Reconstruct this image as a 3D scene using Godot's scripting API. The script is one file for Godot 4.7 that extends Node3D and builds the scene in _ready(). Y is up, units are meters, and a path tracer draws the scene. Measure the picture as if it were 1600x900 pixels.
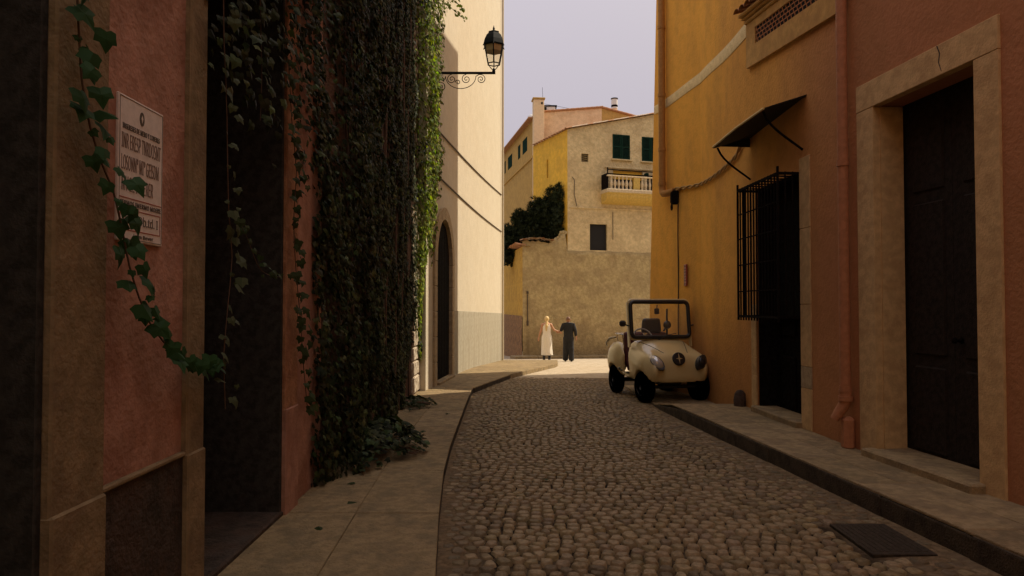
extends Node3D
# A narrow old-town street: y up, metres, the street runs along -z. "d" is the depth into the street, so a point is P(x, height, d).

var rng := RandomNumberGenerator.new()
var M := {}
var taken := {}
var EYE := 1.54


# ------------------------------------------------------------------ mesh building
class MB:
	var P := PackedVector3Array()
	var N := PackedVector3Array()
	var C := PackedColorArray()
	var I := PackedInt32Array()
	var col := Color.WHITE

	func vert(p: Vector3, n: Vector3) -> int:
		P.append(p)
		N.append(n)
		C.append(col)
		return P.size() - 1

	func face(a: int, b: int, c: int) -> void:   # counterclockwise seen from outside
		I.append(a)
		I.append(c)
		I.append(b)

	func tri(a: Vector3, b: Vector3, c: Vector3) -> void:
		var n := (b - a).cross(c - a).normalized()
		face(vert(a, n), vert(b, n), vert(c, n))

	func quad(a: Vector3, b: Vector3, c: Vector3, d: Vector3) -> void:
		var n := (c - a).cross(d - b).normalized()
		var i := vert(a, n)
		vert(b, n)
		vert(c, n)
		vert(d, n)
		face(i, i + 1, i + 2)
		face(i, i + 2, i + 3)

	func poly(pts: PackedVector3Array) -> void:    # convex, counterclockwise
		for k in range(1, pts.size() - 1):
			tri(pts[0], pts[k], pts[k + 1])

	# box with chamfered edges; b holds the axes
	func box(c: Vector3, s: Vector3, ch := 0.0, b := Basis.IDENTITY) -> void:
		var h := s * 0.5
		ch = minf(ch, minf(h.x, minf(h.y, h.z)) * 0.9)
		var ax := [b.x, b.y, b.z]
		var hh := [h.x, h.y, h.z]
		for k in 3:
			var u: int = (k + 1) % 3
			var w: int = (k + 2) % 3
			for sg in [-1.0, 1.0]:
				var o: Vector3 = c + ax[k] * hh[k] * sg
				var du: Vector3 = ax[u] * (hh[u] - ch)
				var dw: Vector3 = ax[w] * (hh[w] - ch)
				if sg > 0.0:
					quad(o - du - dw, o + du - dw, o + du + dw, o - du + dw)
				else:
					quad(o - du - dw, o - du + dw, o + du + dw, o + du - dw)
		if ch <= 0.0:
			return
		for k in 3:
			var u: int = (k + 1) % 3
			var w: int = (k + 2) % 3
			for su in [-1.0, 1.0]:
				for sw in [-1.0, 1.0]:
					var lo: Vector3 = -ax[k] * (hh[k] - ch)
					var e1: Vector3 = c + ax[u] * hh[u] * su + ax[w] * (hh[w] - ch) * sw
					var e2: Vector3 = c + ax[u] * (hh[u] - ch) * su + ax[w] * hh[w] * sw
					if su * sw > 0.0:
						quad(e1 + lo, e2 + lo, e2 - lo, e1 - lo)
					else:
						quad(e1 - lo, e2 - lo, e2 + lo, e1 + lo)
		for sx in [-1.0, 1.0]:
			for sy in [-1.0, 1.0]:
				for sz in [-1.0, 1.0]:
					var a: Vector3 = c + b.x * h.x * sx + b.y * (h.y - ch) * sy + b.z * (h.z - ch) * sz
					var d: Vector3 = c + b.x * (h.x - ch) * sx + b.y * h.y * sy + b.z * (h.z - ch) * sz
					var e: Vector3 = c + b.x * (h.x - ch) * sx + b.y * (h.y - ch) * sy + b.z * h.z * sz
					if sx * sy * sz > 0.0:
						tri(a, d, e)
					else:
						tri(a, e, d)

	# any beam between two points with a rectangular section; up says where its height goes
	func beam(a: Vector3, b: Vector3, w: float, h: float, up := Vector3.UP, ch := 0.0) -> void:
		var x := (b - a).normalized()
		var z := x.cross(up).normalized()
		var y := z.cross(x)
		box((a + b) * 0.5, Vector3(a.distance_to(b), h, w), ch, Basis(x, y, z))

	func tube(pts: Array, rad, sides := 8, closed := false, caps := true) -> void:
		var n: int = pts.size()
		var prev := Vector3.ZERO
		var first := -1
		for i in n:
			var p: Vector3 = pts[i]
			var t: Vector3
			if closed:
				t = (pts[(i + 1) % n] - pts[(i + n - 1) % n]).normalized()
			else:
				t = (pts[mini(i + 1, n - 1)] - pts[maxi(i - 1, 0)]).normalized()
			if prev == Vector3.ZERO:
				prev = t.cross(Vector3(0.31, 0.2, 0.9)).normalized()
			prev = (prev - t * prev.dot(t)).normalized()
			var q := t.cross(prev)
			var r: float = rad[i] if rad is Array or rad is PackedFloat32Array else rad
			for k in sides:
				var a := TAU * k / sides
				var o := prev * cos(a) + q * sin(a)
				var id := vert(p + o * r, o)
				if first < 0:
					first = id
		for i in (n if closed else n - 1):
			var j := (i + 1) % n
			for k in sides:
				var k2 := (k + 1) % sides
				var a := first + i * sides + k
				var b := first + i * sides + k2
				var c := first + j * sides + k2
				var d := first + j * sides + k
				face(a, b, c)
				face(a, c, d)
		if caps and not closed:
			for e in 2:
				var i := 0 if e == 0 else n - 1
				var nn: Vector3 = ((pts[0] - pts[1]) if e == 0 else (pts[n - 1] - pts[n - 2])).normalized()
				var m := vert(pts[i], nn)
				for k in sides:
					var a := vert(P[first + i * sides + k], nn)
					var b := vert(P[first + i * sides + (k + 1) % sides], nn)
					if e == 0:
						face(m, b, a)
					else:
						face(m, a, b)

	# profile: Vector2(radius, height) from the bottom up, turned round the y axis of xf
	func lathe(prof: Array, segs := 16, xf := Transform3D.IDENTITY, flat := false, sx := 1.0, sz := 1.0) -> void:
		var n: int = prof.size()
		if flat:
			for i in n - 1:
				for k in segs:
					var a0 := TAU * k / segs
					var a1 := TAU * (k + 1) / segs
					var p0: Vector2 = prof[i]
					var p1: Vector2 = prof[i + 1]
					quad(xf * Vector3(cos(a1) * p0.x * sx, p0.y, sin(a1) * p0.x * sz), xf * Vector3(cos(a0) * p0.x * sx, p0.y, sin(a0) * p0.x * sz), xf * Vector3(cos(a0) * p1.x * sx, p1.y, sin(a0) * p1.x * sz), xf * Vector3(cos(a1) * p1.x * sx, p1.y, sin(a1) * p1.x * sz))
			return
		var first := P.size()
		for i in n:
			var p: Vector2 = prof[i]
			var t: Vector2 = (prof[mini(i + 1, n - 1)] - prof[maxi(i - 1, 0)]).normalized()
			for k in segs:
				var a := TAU * k / segs
				vert(xf * Vector3(cos(a) * p.x * sx, p.y, sin(a) * p.x * sz), (xf.basis * Vector3(cos(a) * t.y / sx, -t.x, sin(a) * t.y / sz)).normalized())
		for i in n - 1:
			for k in segs:
				var k2 := (k + 1) % segs
				face(first + i * segs + k, first + (i + 1) * segs + k, first + (i + 1) * segs + k2)
				face(first + i * segs + k, first + (i + 1) * segs + k2, first + i * segs + k2)

	# smooth sheet from a grid of points, rows x columns; normals from neighbours
	func sheet(g: Array, closed := false, flip := false) -> void:
		var r: int = g.size()
		var c: int = g[0].size()
		var first := P.size()
		for i in r:
			for j in c:
				var jl: int = (j + c - 1) % c if closed else maxi(j - 1, 0)
				var jr: int = (j + 1) % c if closed else mini(j + 1, c - 1)
				var n: Vector3 = (g[i][jr] - g[i][jl]).cross(g[mini(i + 1, r - 1)][j] - g[maxi(i - 1, 0)][j]).normalized()
				vert(g[i][j], -n if flip else n)
		for i in r - 1:
			for j in (c if closed else c - 1):
				var j2 := (j + 1) % c
				var a := first + i * c + j
				var b := first + i * c + j2
				var d := first + (i + 1) * c + j
				var e := first + (i + 1) * c + j2
				if flip:
					face(a, e, b)
					face(a, d, e)
				else:
					face(a, b, e)
					face(a, e, d)

	# flat outline (x, y of the frame xf) pushed out along z of xf from 0 to depth
	func prism(outline: PackedVector2Array, depth: float, xf := Transform3D.IDENTITY) -> void:
		var o := outline
		if Geometry2D.is_polygon_clockwise(o):
			o = outline.duplicate()
			o.reverse()
		var idx := Geometry2D.triangulate_polygon(o)
		for k in range(0, idx.size(), 3):
			var a := o[idx[k]]
			var b := o[idx[k + 1]]
			var c := o[idx[k + 2]]
			if (b - a).cross(c - a) < 0.0:
				var s := b
				b = c
				c = s
			tri(xf * Vector3(a.x, a.y, depth), xf * Vector3(b.x, b.y, depth), xf * Vector3(c.x, c.y, depth))
			tri(xf * Vector3(a.x, a.y, 0), xf * Vector3(c.x, c.y, 0), xf * Vector3(b.x, b.y, 0))
		for k in o.size():
			var a := o[k]
			var b := o[(k + 1) % o.size()]
			quad(xf * Vector3(a.x, a.y, 0), xf * Vector3(b.x, b.y, 0), xf * Vector3(b.x, b.y, depth), xf * Vector3(a.x, a.y, depth))

	func shift(by: Vector3) -> void:
		for k in P.size():
			P[k] += by

	func mesh() -> ArrayMesh:
		var a := []
		a.resize(Mesh.ARRAY_MAX)
		a[Mesh.ARRAY_VERTEX] = P
		a[Mesh.ARRAY_NORMAL] = N
		a[Mesh.ARRAY_COLOR] = C
		a[Mesh.ARRAY_INDEX] = I
		var m := ArrayMesh.new()
		m.add_surface_from_arrays(Mesh.PRIMITIVE_TRIANGLES, a)
		return m


# ------------------------------------------------------------------ naming
func numbered(called: String) -> String:
	var n: int = taken.get(called, 0)
	taken[called] = n + 1
	return called if n == 0 else "%s_%03d" % [called, n]


func tag(o: Node3D, label := "", category := "", group := "", kind := "") -> Node3D:
	if label != "":
		o.set_meta("label", label)
	if category != "":
		o.set_meta("category", category)
	if group != "":
		o.set_meta("group", group)
	if kind != "":
		o.set_meta("kind", kind)
	return o


func thing(called: String, at: Vector3, label: String, category: String, group := "") -> Node3D:
	var o := Node3D.new()
	o.name = numbered(called)
	add_child(o)
	o.position = at
	tag(o, label, category, group)
	return o


func setting(called: String, at := Vector3.ZERO) -> Node3D:
	var o := Node3D.new()
	o.name = numbered(called)
	add_child(o)
	o.position = at
	o.set_meta("kind", "structure")
	return o


# commits world-space geometry as one named mesh under parent (world axes, parents only moved)
func put(called: String, mb: MB, mat: Material, parent: Node3D, in_world := true) -> MeshInstance3D:
	var o := MeshInstance3D.new()
	if in_world:
		var at := Vector3.ZERO
		var p: Node = parent
		while p is Node3D and p != self:
			at += p.position
			p = p.get_parent()
		mb.shift(-at)
	o.mesh = mb.mesh()
	o.material_override = mat
	if parent == self:
		o.name = numbered(called)
	else:
		var key := str(parent.get_instance_id()) + called
		var n: int = taken.get(key, 0)
		taken[key] = n + 1
		o.name = called if n == 0 else "%s_%03d" % [called, n]
	parent.add_child(o, true)
	return o


# a shared mesh as a further part
func again(called: String, mesh: Mesh, mat: Material, parent: Node3D, xf: Transform3D) -> MeshInstance3D:
	var o := MeshInstance3D.new()
	o.mesh = mesh
	o.material_override = mat
	var key := str(parent.get_instance_id()) + called
	var n: int = taken.get(key, 0)
	taken[key] = n + 1
	o.name = called if n == 0 else "%s_%03d" % [called, n]
	parent.add_child(o, true)
	o.transform = xf
	return o


func P(x: float, h: float, d: float) -> Vector3:
	return Vector3(x, h, -d)


# ------------------------------------------------------------------ materials
func lin(r: float, g: float, b: float, a := 1.0) -> Color:
	var c := Color(r, g, b).linear_to_srgb()
	c.a = a
	return c


var noise_kept := {}
func noise_tex(seed_: int, freq: float, octaves: int, ramp: Gradient, normal := false, bump := 4.0, type := FastNoiseLite.TYPE_SIMPLEX_SMOOTH, size := 512) -> NoiseTexture2D:
	var n := FastNoiseLite.new()
	n.seed = seed_
	n.noise_type = type
	n.frequency = freq
	n.fractal_octaves = octaves
	n.fractal_gain = 0.6
	var t := NoiseTexture2D.new()
	t.width = size
	t.height = size
	t.seamless = true
	t.seamless_blend_skirt = 0.2
	t.generate_mipmaps = false
	t.noise = n
	t.as_normal_map = normal
	t.bump_strength = bump
	if ramp:
		t.color_ramp = ramp
	return t


func ramp3(a: Color, b: Color, c: Color, wide := 0.22) -> Gradient:
	var g := Gradient.new()
	g.offsets = PackedFloat32Array([0.5 - wide, 0.5, 0.5 + wide])
	g.colors = PackedColorArray([a, b, c])
	return g


var bump_fine: NoiseTexture2D
var bump_coarse: NoiseTexture2D
var seeds := 10

# plaster, stone and paint: tone that varies, large stains over it, fine relief
func rough_mat(c: Vector3, vary := 0.15, tile := 1.3, rough := 0.92, relief := 0.6, stain := Vector3(-1, 0, 0), stain_amount := 0.5, stain_tile := 4.0, coarse := false, world := true, stain_y := 1.0) -> StandardMaterial3D:
	var m := StandardMaterial3D.new()
	seeds += 7
	m.albedo_texture = noise_tex(seeds, 0.012, 5, ramp3(lin(c.x * (1 - vary), c.y * (1 - vary), c.z * (1 - vary * 1.2)), lin(c.x, c.y, c.z), lin(c.x * (1 + vary), c.y * (1 + vary), c.z * (1 + vary))))
	m.uv1_triplanar = true
	m.uv1_world_triplanar = world
	m.uv1_scale = Vector3.ONE / tile
	m.uv1_triplanar_sharpness = 4.0
	m.roughness = rough
	m.metallic_specular = 0.3
	if relief > 0.0:
		m.normal_enabled = true
		m.normal_texture = bump_coarse if coarse else bump_fine
		m.normal_scale = relief
	if stain.x >= 0.0:
		var g := Gradient.new()
		g.offsets = PackedFloat32Array([0.34, 0.52, 0.74])
		g.colors = PackedColorArray([lin(stain.x, stain.y, stain.z, stain_amount), lin(stain.x, stain.y, stain.z, stain_amount * 0.25), lin(stain.x, stain.y, stain.z, 0.0)])
		m.detail_enabled = true
		m.detail_blend_mode = BaseMaterial3D.BLEND_MODE_MIX
		m.detail_albedo = noise_tex(seeds + 3, 0.008, 6, g)
		m.detail_uv_layer = BaseMaterial3D.DETAIL_UV_2
		m.uv2_triplanar = true
		m.uv2_world_triplanar = world
		m.uv2_scale = Vector3(1.0, stain_y, 1.0) / stain_tile
	return m


func plain_mat(c: Vector3, rough := 0.6, metal := 0.0, spec := 0.5) -> StandardMaterial3D:
	var m := StandardMaterial3D.new()
	m.albedo_color = lin(c.x, c.y, c.z)
	m.roughness = rough
	m.metallic = metal
	m.metallic_specular = spec
	return m


func leaf_mat(c: Vector3, back: Vector3) -> StandardMaterial3D:
	var m := plain_mat(c, 0.6, 0.0, 0.25)
	m.vertex_color_use_as_albedo = true
	m.backlight_enabled = true
	m.backlight = lin(back.x, back.y, back.z)
	m.cull_mode = BaseMaterial3D.CULL_DISABLED
	return m


func make_materials() -> void:
	bump_fine = noise_tex(3, 0.05, 5, null, true, 5.0)
	bump_coarse = noise_tex(4, 0.02, 6, null, true, 9.0)
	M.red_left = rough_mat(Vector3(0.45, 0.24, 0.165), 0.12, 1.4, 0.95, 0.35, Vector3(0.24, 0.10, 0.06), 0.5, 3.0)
	M.red_trim = rough_mat(Vector3(0.42, 0.21, 0.11), 0.16, 0.9, 0.92, 0.8, Vector3(0.2, 0.08, 0.04), 0.5, 2.0)
	M.ochre_trim = rough_mat(Vector3(0.26, 0.185, 0.10), 0.14, 0.9, 0.92, 0.4, Vector3(0.15, 0.10, 0.06), 0.5, 2.0)
	M.dark_plinth = rough_mat(Vector3(0.06, 0.045, 0.035), 0.25, 1.0, 0.9, 0.8, Vector3(0.1, 0.06, 0.04), 0.4, 1.6)
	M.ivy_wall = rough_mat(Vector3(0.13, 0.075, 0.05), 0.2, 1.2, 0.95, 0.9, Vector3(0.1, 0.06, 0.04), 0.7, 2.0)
	M.stone_pier = rough_mat(Vector3(0.58, 0.5, 0.38), 0.18, 0.5, 0.95, 1.0, Vector3(0.16, 0.1, 0.06), 0.8, 0.5, true)
	M.cream = rough_mat(Vector3(0.56, 0.495, 0.37), 0.035, 1.6, 0.93, 0.3, Vector3(0.46, 0.38, 0.25), 0.18, 5.0)
	M.cream_plinth = rough_mat(Vector3(0.37, 0.335, 0.25), 0.1, 0.8, 0.95, 0.6, Vector3(0.27, 0.23, 0.16), 0.45, 1.6, false, true, 0.25)
	M.arch_stone = rough_mat(Vector3(0.40, 0.31, 0.19), 0.14, 0.7, 0.95, 0.8)
	M.wall_paint = rough_mat(Vector3(1.0, 1.0, 1.0), 0.07, 1.5, 0.93, 0.28, Vector3(0.36, 0.18, 0.07), 0.27, 4.2, false, true, 0.3)
	M.wall_paint.vertex_color_use_as_albedo = true
	M.band = rough_mat(Vector3(0.86, 0.68, 0.36), 0.08, 0.9, 0.9, 0.5)
	M.bay = rough_mat(Vector3(0.60, 0.36, 0.12), 0.1, 1.1, 0.93, 0.3, Vector3(0.45, 0.25, 0.09), 0.4, 1.8)
	M.frame_stone = rough_mat(Vector3(0.60, 0.41, 0.20), 0.1, 0.8, 0.92, 0.3, Vector3(0.42, 0.26, 0.12), 0.45, 1.3)
	M.pipe_red = rough_mat(Vector3(0.42, 0.18, 0.088), 0.1, 0.5, 0.55, 0.2)
	M.pipe_ochre = rough_mat(Vector3(0.42, 0.21, 0.06), 0.1, 0.5, 0.6, 0.2)
	M.slab = rough_mat(Vector3(0.285, 0.208, 0.108), 0.16, 0.7, 0.8, 0.9, Vector3(0.13, 0.1, 0.06), 0.5, 1.7)
	M.slab_b = rough_mat(Vector3(0.275, 0.198, 0.105), 0.16, 0.6, 0.8, 0.9, Vector3(0.13, 0.1, 0.06), 0.5, 1.4)
	M.slab_c = rough_mat(Vector3(0.32, 0.235, 0.125), 0.16, 0.8, 0.8, 0.9, Vector3(0.15, 0.11, 0.07), 0.5, 1.5)
	M.kerb = rough_mat(Vector3(0.05, 0.038, 0.026), 0.25, 0.6, 0.85, 1.0, Vector3(0.1, 0.08, 0.05), 0.5, 1.0)
	M.joint = rough_mat(Vector3(0.10, 0.075, 0.045), 0.3, 0.4, 0.97, 1.0)
	M.sand = rough_mat(Vector3(0.185, 0.125, 0.068), 0.3, 0.5, 0.97, 1.0, Vector3(0.14, 0.10, 0.06), 0.6, 1.1, true)
	M.sand.vertex_color_use_as_albedo = true
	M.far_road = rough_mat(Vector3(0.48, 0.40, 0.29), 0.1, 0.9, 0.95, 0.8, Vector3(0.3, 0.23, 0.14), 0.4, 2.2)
	for k in 5:
		var v: Vector3 = [Vector3(0.195, 0.142, 0.076), Vector3(0.235, 0.172, 0.093), Vector3(0.135, 0.098, 0.055), Vector3(0.205, 0.145, 0.076), Vector3(0.30, 0.225, 0.126)][k]
		M["cobble%d" % k] = rough_mat(v, 0.24, 0.22, 0.68, 0.8)
		M["cobble%d" % k].metallic_specular = 0.36
	M.cobble_far = rough_mat(Vector3(0.27, 0.198, 0.106), 0.22, 0.3, 0.62, 0.8)
	M.cobble_far.metallic_specular = 0.4
	M.cobble_far.vertex_color_use_as_albedo = true
	M.far_plaster = rough_mat(Vector3(0.66, 0.525, 0.29), 0.11, 1.4, 0.95, 1.1, Vector3(0.40, 0.29, 0.155), 0.42, 4.6, true)
	M.far_yellow = rough_mat(Vector3(0.82, 0.50, 0.065), 0.08, 1.6, 0.95, 0.8, Vector3(0.5, 0.3, 0.06), 0.4, 3.6)
	M.wall_yellow = rough_mat(Vector3(0.58, 0.35, 0.065), 0.1, 1.2, 0.95, 0.8, Vector3(0.4, 0.22, 0.05), 0.5, 2.4)
	M.far_ochre = rough_mat(Vector3(0.52, 0.335, 0.10), 0.08, 1.6, 0.95, 0.6, Vector3(0.38, 0.24, 0.08), 0.4, 3.0)
	M.far_pink = rough_mat(Vector3(0.80, 0.60, 0.36), 0.06, 1.8, 0.95, 0.5, Vector3(0.5, 0.3, 0.14), 0.3, 3.0)
	M.far_chimney = rough_mat(Vector3(0.80, 0.62, 0.38), 0.05, 1.0, 0.95, 0.5)
	M.rubble = rough_mat(Vector3(0.47, 0.365, 0.18), 0.13, 1.2, 0.97, 1.1, Vector3(0.25, 0.175, 0.09), 0.5, 3.4, true)
	M.rubble.vertex_color_use_as_albedo = true
	M.stone_red = rough_mat(Vector3(0.34, 0.19, 0.085), 0.2, 0.9, 0.97, 1.2, Vector3(0.15, 0.09, 0.05), 0.7, 1.2, true)
	M.tile = rough_mat(Vector3(0.48, 0.24, 0.12), 0.25, 0.5, 0.9, 0.6, Vector3(0.3, 0.2, 0.12), 0.5, 0.8)
	M.verge = rough_mat(Vector3(0.62, 0.5, 0.36), 0.2, 0.5, 0.9, 0.6, Vector3(0.3, 0.2, 0.12), 0.5, 0.8)
	M.balcony = rough_mat(Vector3(0.58, 0.40, 0.11), 0.1, 0.9, 0.95, 0.5)
	M.balcony_white = rough_mat(Vector3(0.62, 0.50, 0.32), 0.1, 0.6, 0.95, 0.5)
	M.reflector = plain_mat(Vector3(0.45, 0.30, 0.12), 0.6)
	M.lattice = rough_mat(Vector3(0.50, 0.21, 0.09), 0.15, 0.4, 0.9, 0.5)
	M.wood_dark = rough_mat(Vector3(0.022, 0.017, 0.013), 0.35, 0.5, 0.75, 0.5)
	M.wood_black = rough_mat(Vector3(0.014, 0.013, 0.0115), 0.3, 0.5, 0.75, 0.5)
	M.dark_room = plain_mat(Vector3(0.012, 0.011, 0.010), 0.9)
	M.iron = rough_mat(Vector3(0.008, 0.007, 0.007), 0.3, 0.2, 0.85, 0.3, Vector3(0.03, 0.016, 0.009), 0.3, 0.3)
	M.iron.metallic_specular = 0.12
	M.passage_shade = rough_mat(Vector3(0.042, 0.038, 0.032), 0.3, 0.5, 0.9, 0.4)  # near-black: shade of the deep doorways put into the lining colour
	M.canopy = rough_mat(Vector3(0.022, 0.020, 0.015), 0.3, 0.4, 0.7, 0.3)
	M.canopy_lit_lip = plain_mat(Vector3(0.70, 0.52, 0.18), 0.5)  # lit edge of the canopy put into a bright colour
	M.lantern = plain_mat(Vector3(0.008, 0.010, 0.010), 0.7, 0.0, 0.25)
	M.shutter = rough_mat(Vector3(0.012, 0.034, 0.024), 0.2, 0.4, 0.7, 0.2)
	M.wood_black.metallic_specular = 0.1
	M.wood_black.roughness = 0.95
	M.shutter.metallic_specular = 0.08
	M.shutter.roughness = 0.95
	M.bush_stem = plain_mat(Vector3(0.06, 0.04, 0.025), 0.9)
	M.vine_stem = plain_mat(Vector3(0.10, 0.055, 0.03), 0.9)
	M.leaf_dark = leaf_mat(Vector3(0.034, 0.046, 0.019), Vector3(0.3, 0.36, 0.14))
	M.leaf_mid = leaf_mat(Vector3(0.046, 0.054, 0.024), Vector3(0.3, 0.36, 0.14))
	M.leaf_lit = leaf_mat(Vector3(0.19, 0.235, 0.035), Vector3(0.8, 0.95, 0.18))  # paler leaf copy; the sunlight on the corner clump is put into its colour
	M.leaf_dark_b = leaf_mat(Vector3(0.045, 0.062, 0.022), Vector3(0.5, 0.6, 0.25))
	M.leaf_vine = leaf_mat(Vector3(0.032, 0.080, 0.026), Vector3(0.4, 0.55, 0.28))
	M.leaf_pale = leaf_mat(Vector3(0.075, 0.088, 0.042), Vector3(0.5, 0.55, 0.3))
	M.steer = plain_mat(Vector3(0.25, 0.24, 0.22), 0.4)
	M.leaf_bush = leaf_mat(Vector3(0.022, 0.03, 0.012), Vector3(0.2, 0.25, 0.1))
	M.cable = plain_mat(Vector3(0.07, 0.045, 0.025), 0.7)
	M.cable_ochre = plain_mat(Vector3(0.40, 0.24, 0.08), 0.7)
	M.plaque_red = plain_mat(Vector3(0.30, 0.05, 0.035), 0.5)
	M.sign_white = rough_mat(Vector3(0.80, 0.70, 0.62), 0.05, 0.3, 0.5, 0.1)
	M.sign_ink = plain_mat(Vector3(0.09, 0.065, 0.045), 0.6)
	M.sign_brown = plain_mat(Vector3(0.20, 0.12, 0.08), 0.6)
	M.sign_red = plain_mat(Vector3(0.35, 0.06, 0.04), 0.6)
	M.drain = rough_mat(Vector3(0.055, 0.042, 0.030), 0.3, 0.3, 0.6, 0.6)
	M.drain.metallic = 0.4
	M.pipe_white = plain_mat(Vector3(0.7, 0.68, 0.62), 0.4, 0.2)
	M.glass = plain_mat(Vector3(0.9, 0.95, 0.95), 0.03)
	M.glass.transparency = BaseMaterial3D.TRANSPARENCY_ALPHA
	M.glass.albedo_color.a = 0.04
	M.lamp_glass = plain_mat(Vector3(0.9, 0.8, 0.6), 0.2)
	M.lamp_glass.transparency = BaseMaterial3D.TRANSPARENCY_ALPHA
	M.lamp_glass.albedo_color.a = 0.12


# ------------------------------------------------------------------ the shape of the street
func ground(d: float) -> float:
	if d < 14.0:
		return 0.0
	if d < 18.0:
		return -0.05 * (d - 14.0) * (d - 14.0) / 8.0
	return -0.05 * (minf(d, 40.0) - 16.0)


func along(pts: Array, d: float) -> float:      # pts: [d, x] in rising d
	if d <= pts[0][0]:
		return pts[0][1] + (pts[1][1] - pts[0][1]) / (pts[1][0] - pts[0][0]) * (d - pts[0][0])
	for k in range(1, pts.size()):
		if d <= pts[k][0]:
			var t: float = (d - pts[k - 1][0]) / (pts[k][0] - pts[k - 1][0])
			return lerpf(pts[k - 1][1], pts[k][1], t)
	return pts[-1][1]


var KERB_L := [[2.0, -0.2], [3.77, -0.41], [5.84, -0.584], [7.49, -0.647], [11.8, -0.70], [12.46, -0.68]]
var LEFT := -1.6
var PAVE_L := 0.09
var PAVE_R := 0.16

func kerb_l(d: float) -> float:
	return maxf(along(KERB_L, d), -0.72) if d > 2.0 else -0.2 + (2.0 - d) * 0.03
func kerb_r(d: float) -> float:
	return 3.215 - 0.1 * d if d < 10.2 else 2.195 - 0.02 * (d - 10.2)
func wall_r(d: float) -> float:
	if d < 6.9:
		return 4.0 - 0.1 * d
	if d < 11.6:
		return 3.31 - 0.04 * (d - 6.9)
	return 3.122 - 0.25 * (d - 11.6)
func pave_r(d: float) -> float:
	return lerpf(PAVE_R, 0.02, smoothstep(9.9, 10.9, d))
func arch_x(d: float) -> float:
	return -1.184 + 0.098 * (d - 14.9)


# flat facade: a point is org + u * uvec + h up; cells between the breaks, holes are [u0, u1, h0, h1] with reveals
func facade(mb: MB, org: Vector3, uvec: Vector3, inward: Vector3, us: Array, hs: Array, holes := [], depth := 0.3, shade = null) -> void:
	for hole in holes:
		for k in 2:
			if not us.has(hole[k]):
				us.append(hole[k])
			if not hs.has(hole[k + 2]):
				hs.append(hole[k + 2])
	us.sort()
	hs.sort()
	for i in us.size() - 1:
		for j in hs.size() - 1:
			var um: float = (us[i] + us[i + 1]) * 0.5
			var hm: float = (hs[j] + hs[j + 1]) * 0.5
			var open := false
			for hole in holes:
				if um > hole[0] and um < hole[1] and hm > hole[2] and hm < hole[3]:
					open = true
			if open:
				continue
			var c := []
			for e in [[i, j], [i + 1, j], [i + 1, j + 1], [i, j + 1]]:
				c.append(org + uvec * us[e[0]] + Vector3.UP * hs[e[1]])
			var cols := []
			if shade != null:
				for e in [[i, j], [i + 1, j], [i + 1, j + 1], [i, j + 1]]:
					cols.append(shade.call(us[e[0]], hs[e[1]]))
			quad_to(mb, c, -inward, cols)
	for hole in holes:
		var a: Vector3 = org + uvec * hole[0]
		var b: Vector3 = org + uvec * hole[1]
		var lo: Vector3 = Vector3.UP * hole[2]
		var hi: Vector3 = Vector3.UP * hole[3]
		var dn := inward * depth
		if shade != null:
			mb.col = shade.call(hole[0], hole[2])
		var along_u := uvec.normalized()
		quad_to(mb, [a + lo, a + hi, a + hi + dn, a + lo + dn], along_u)
		quad_to(mb, [b + lo, b + hi, b + hi + dn, b + lo + dn], -along_u)
		quad_to(mb, [a + hi, b + hi, b + hi + dn, a + hi + dn], Vector3.DOWN)
		quad_to(mb, [a + lo, b + lo, b + lo + dn, a + lo + dn], Vector3.UP)
		mb.col = Color.WHITE


func quad_to(mb: MB, c: Array, n: Vector3, cols := []) -> void:
	var first := mb.P.size()
	if (c[2] - c[0]).cross(c[3] - c[1]).dot(n) < 0.0:
		mb.quad(c[0], c[3], c[2], c[1])
		if cols:
			cols = [cols[0], cols[3], cols[2], cols[1]]
	else:
		mb.quad(c[0], c[1], c[2], c[3])
	for k in cols.size():
		mb.C[first + k] = cols[k]


func span(a: float, b: float, step: float) -> Array:
	var n := maxi(1, int(round((b - a) / step)))
	var r := []
	for k in n + 1:
		r.append(lerpf(a, b, float(k) / n))
	return r


# closed block over a plan outline [x, d] between two heights
func block(mb: MB, plan: Array, h0: float, h1: float) -> void:
	var o := PackedVector2Array()
	for p in plan:
		o.append(Vector2(p[0], p[1]))
	mb.prism(o, h1 - h0, Transform3D(Basis(Vector3.RIGHT, Vector3.FORWARD, Vector3.UP), Vector3(0, h0, 0)))


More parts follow.
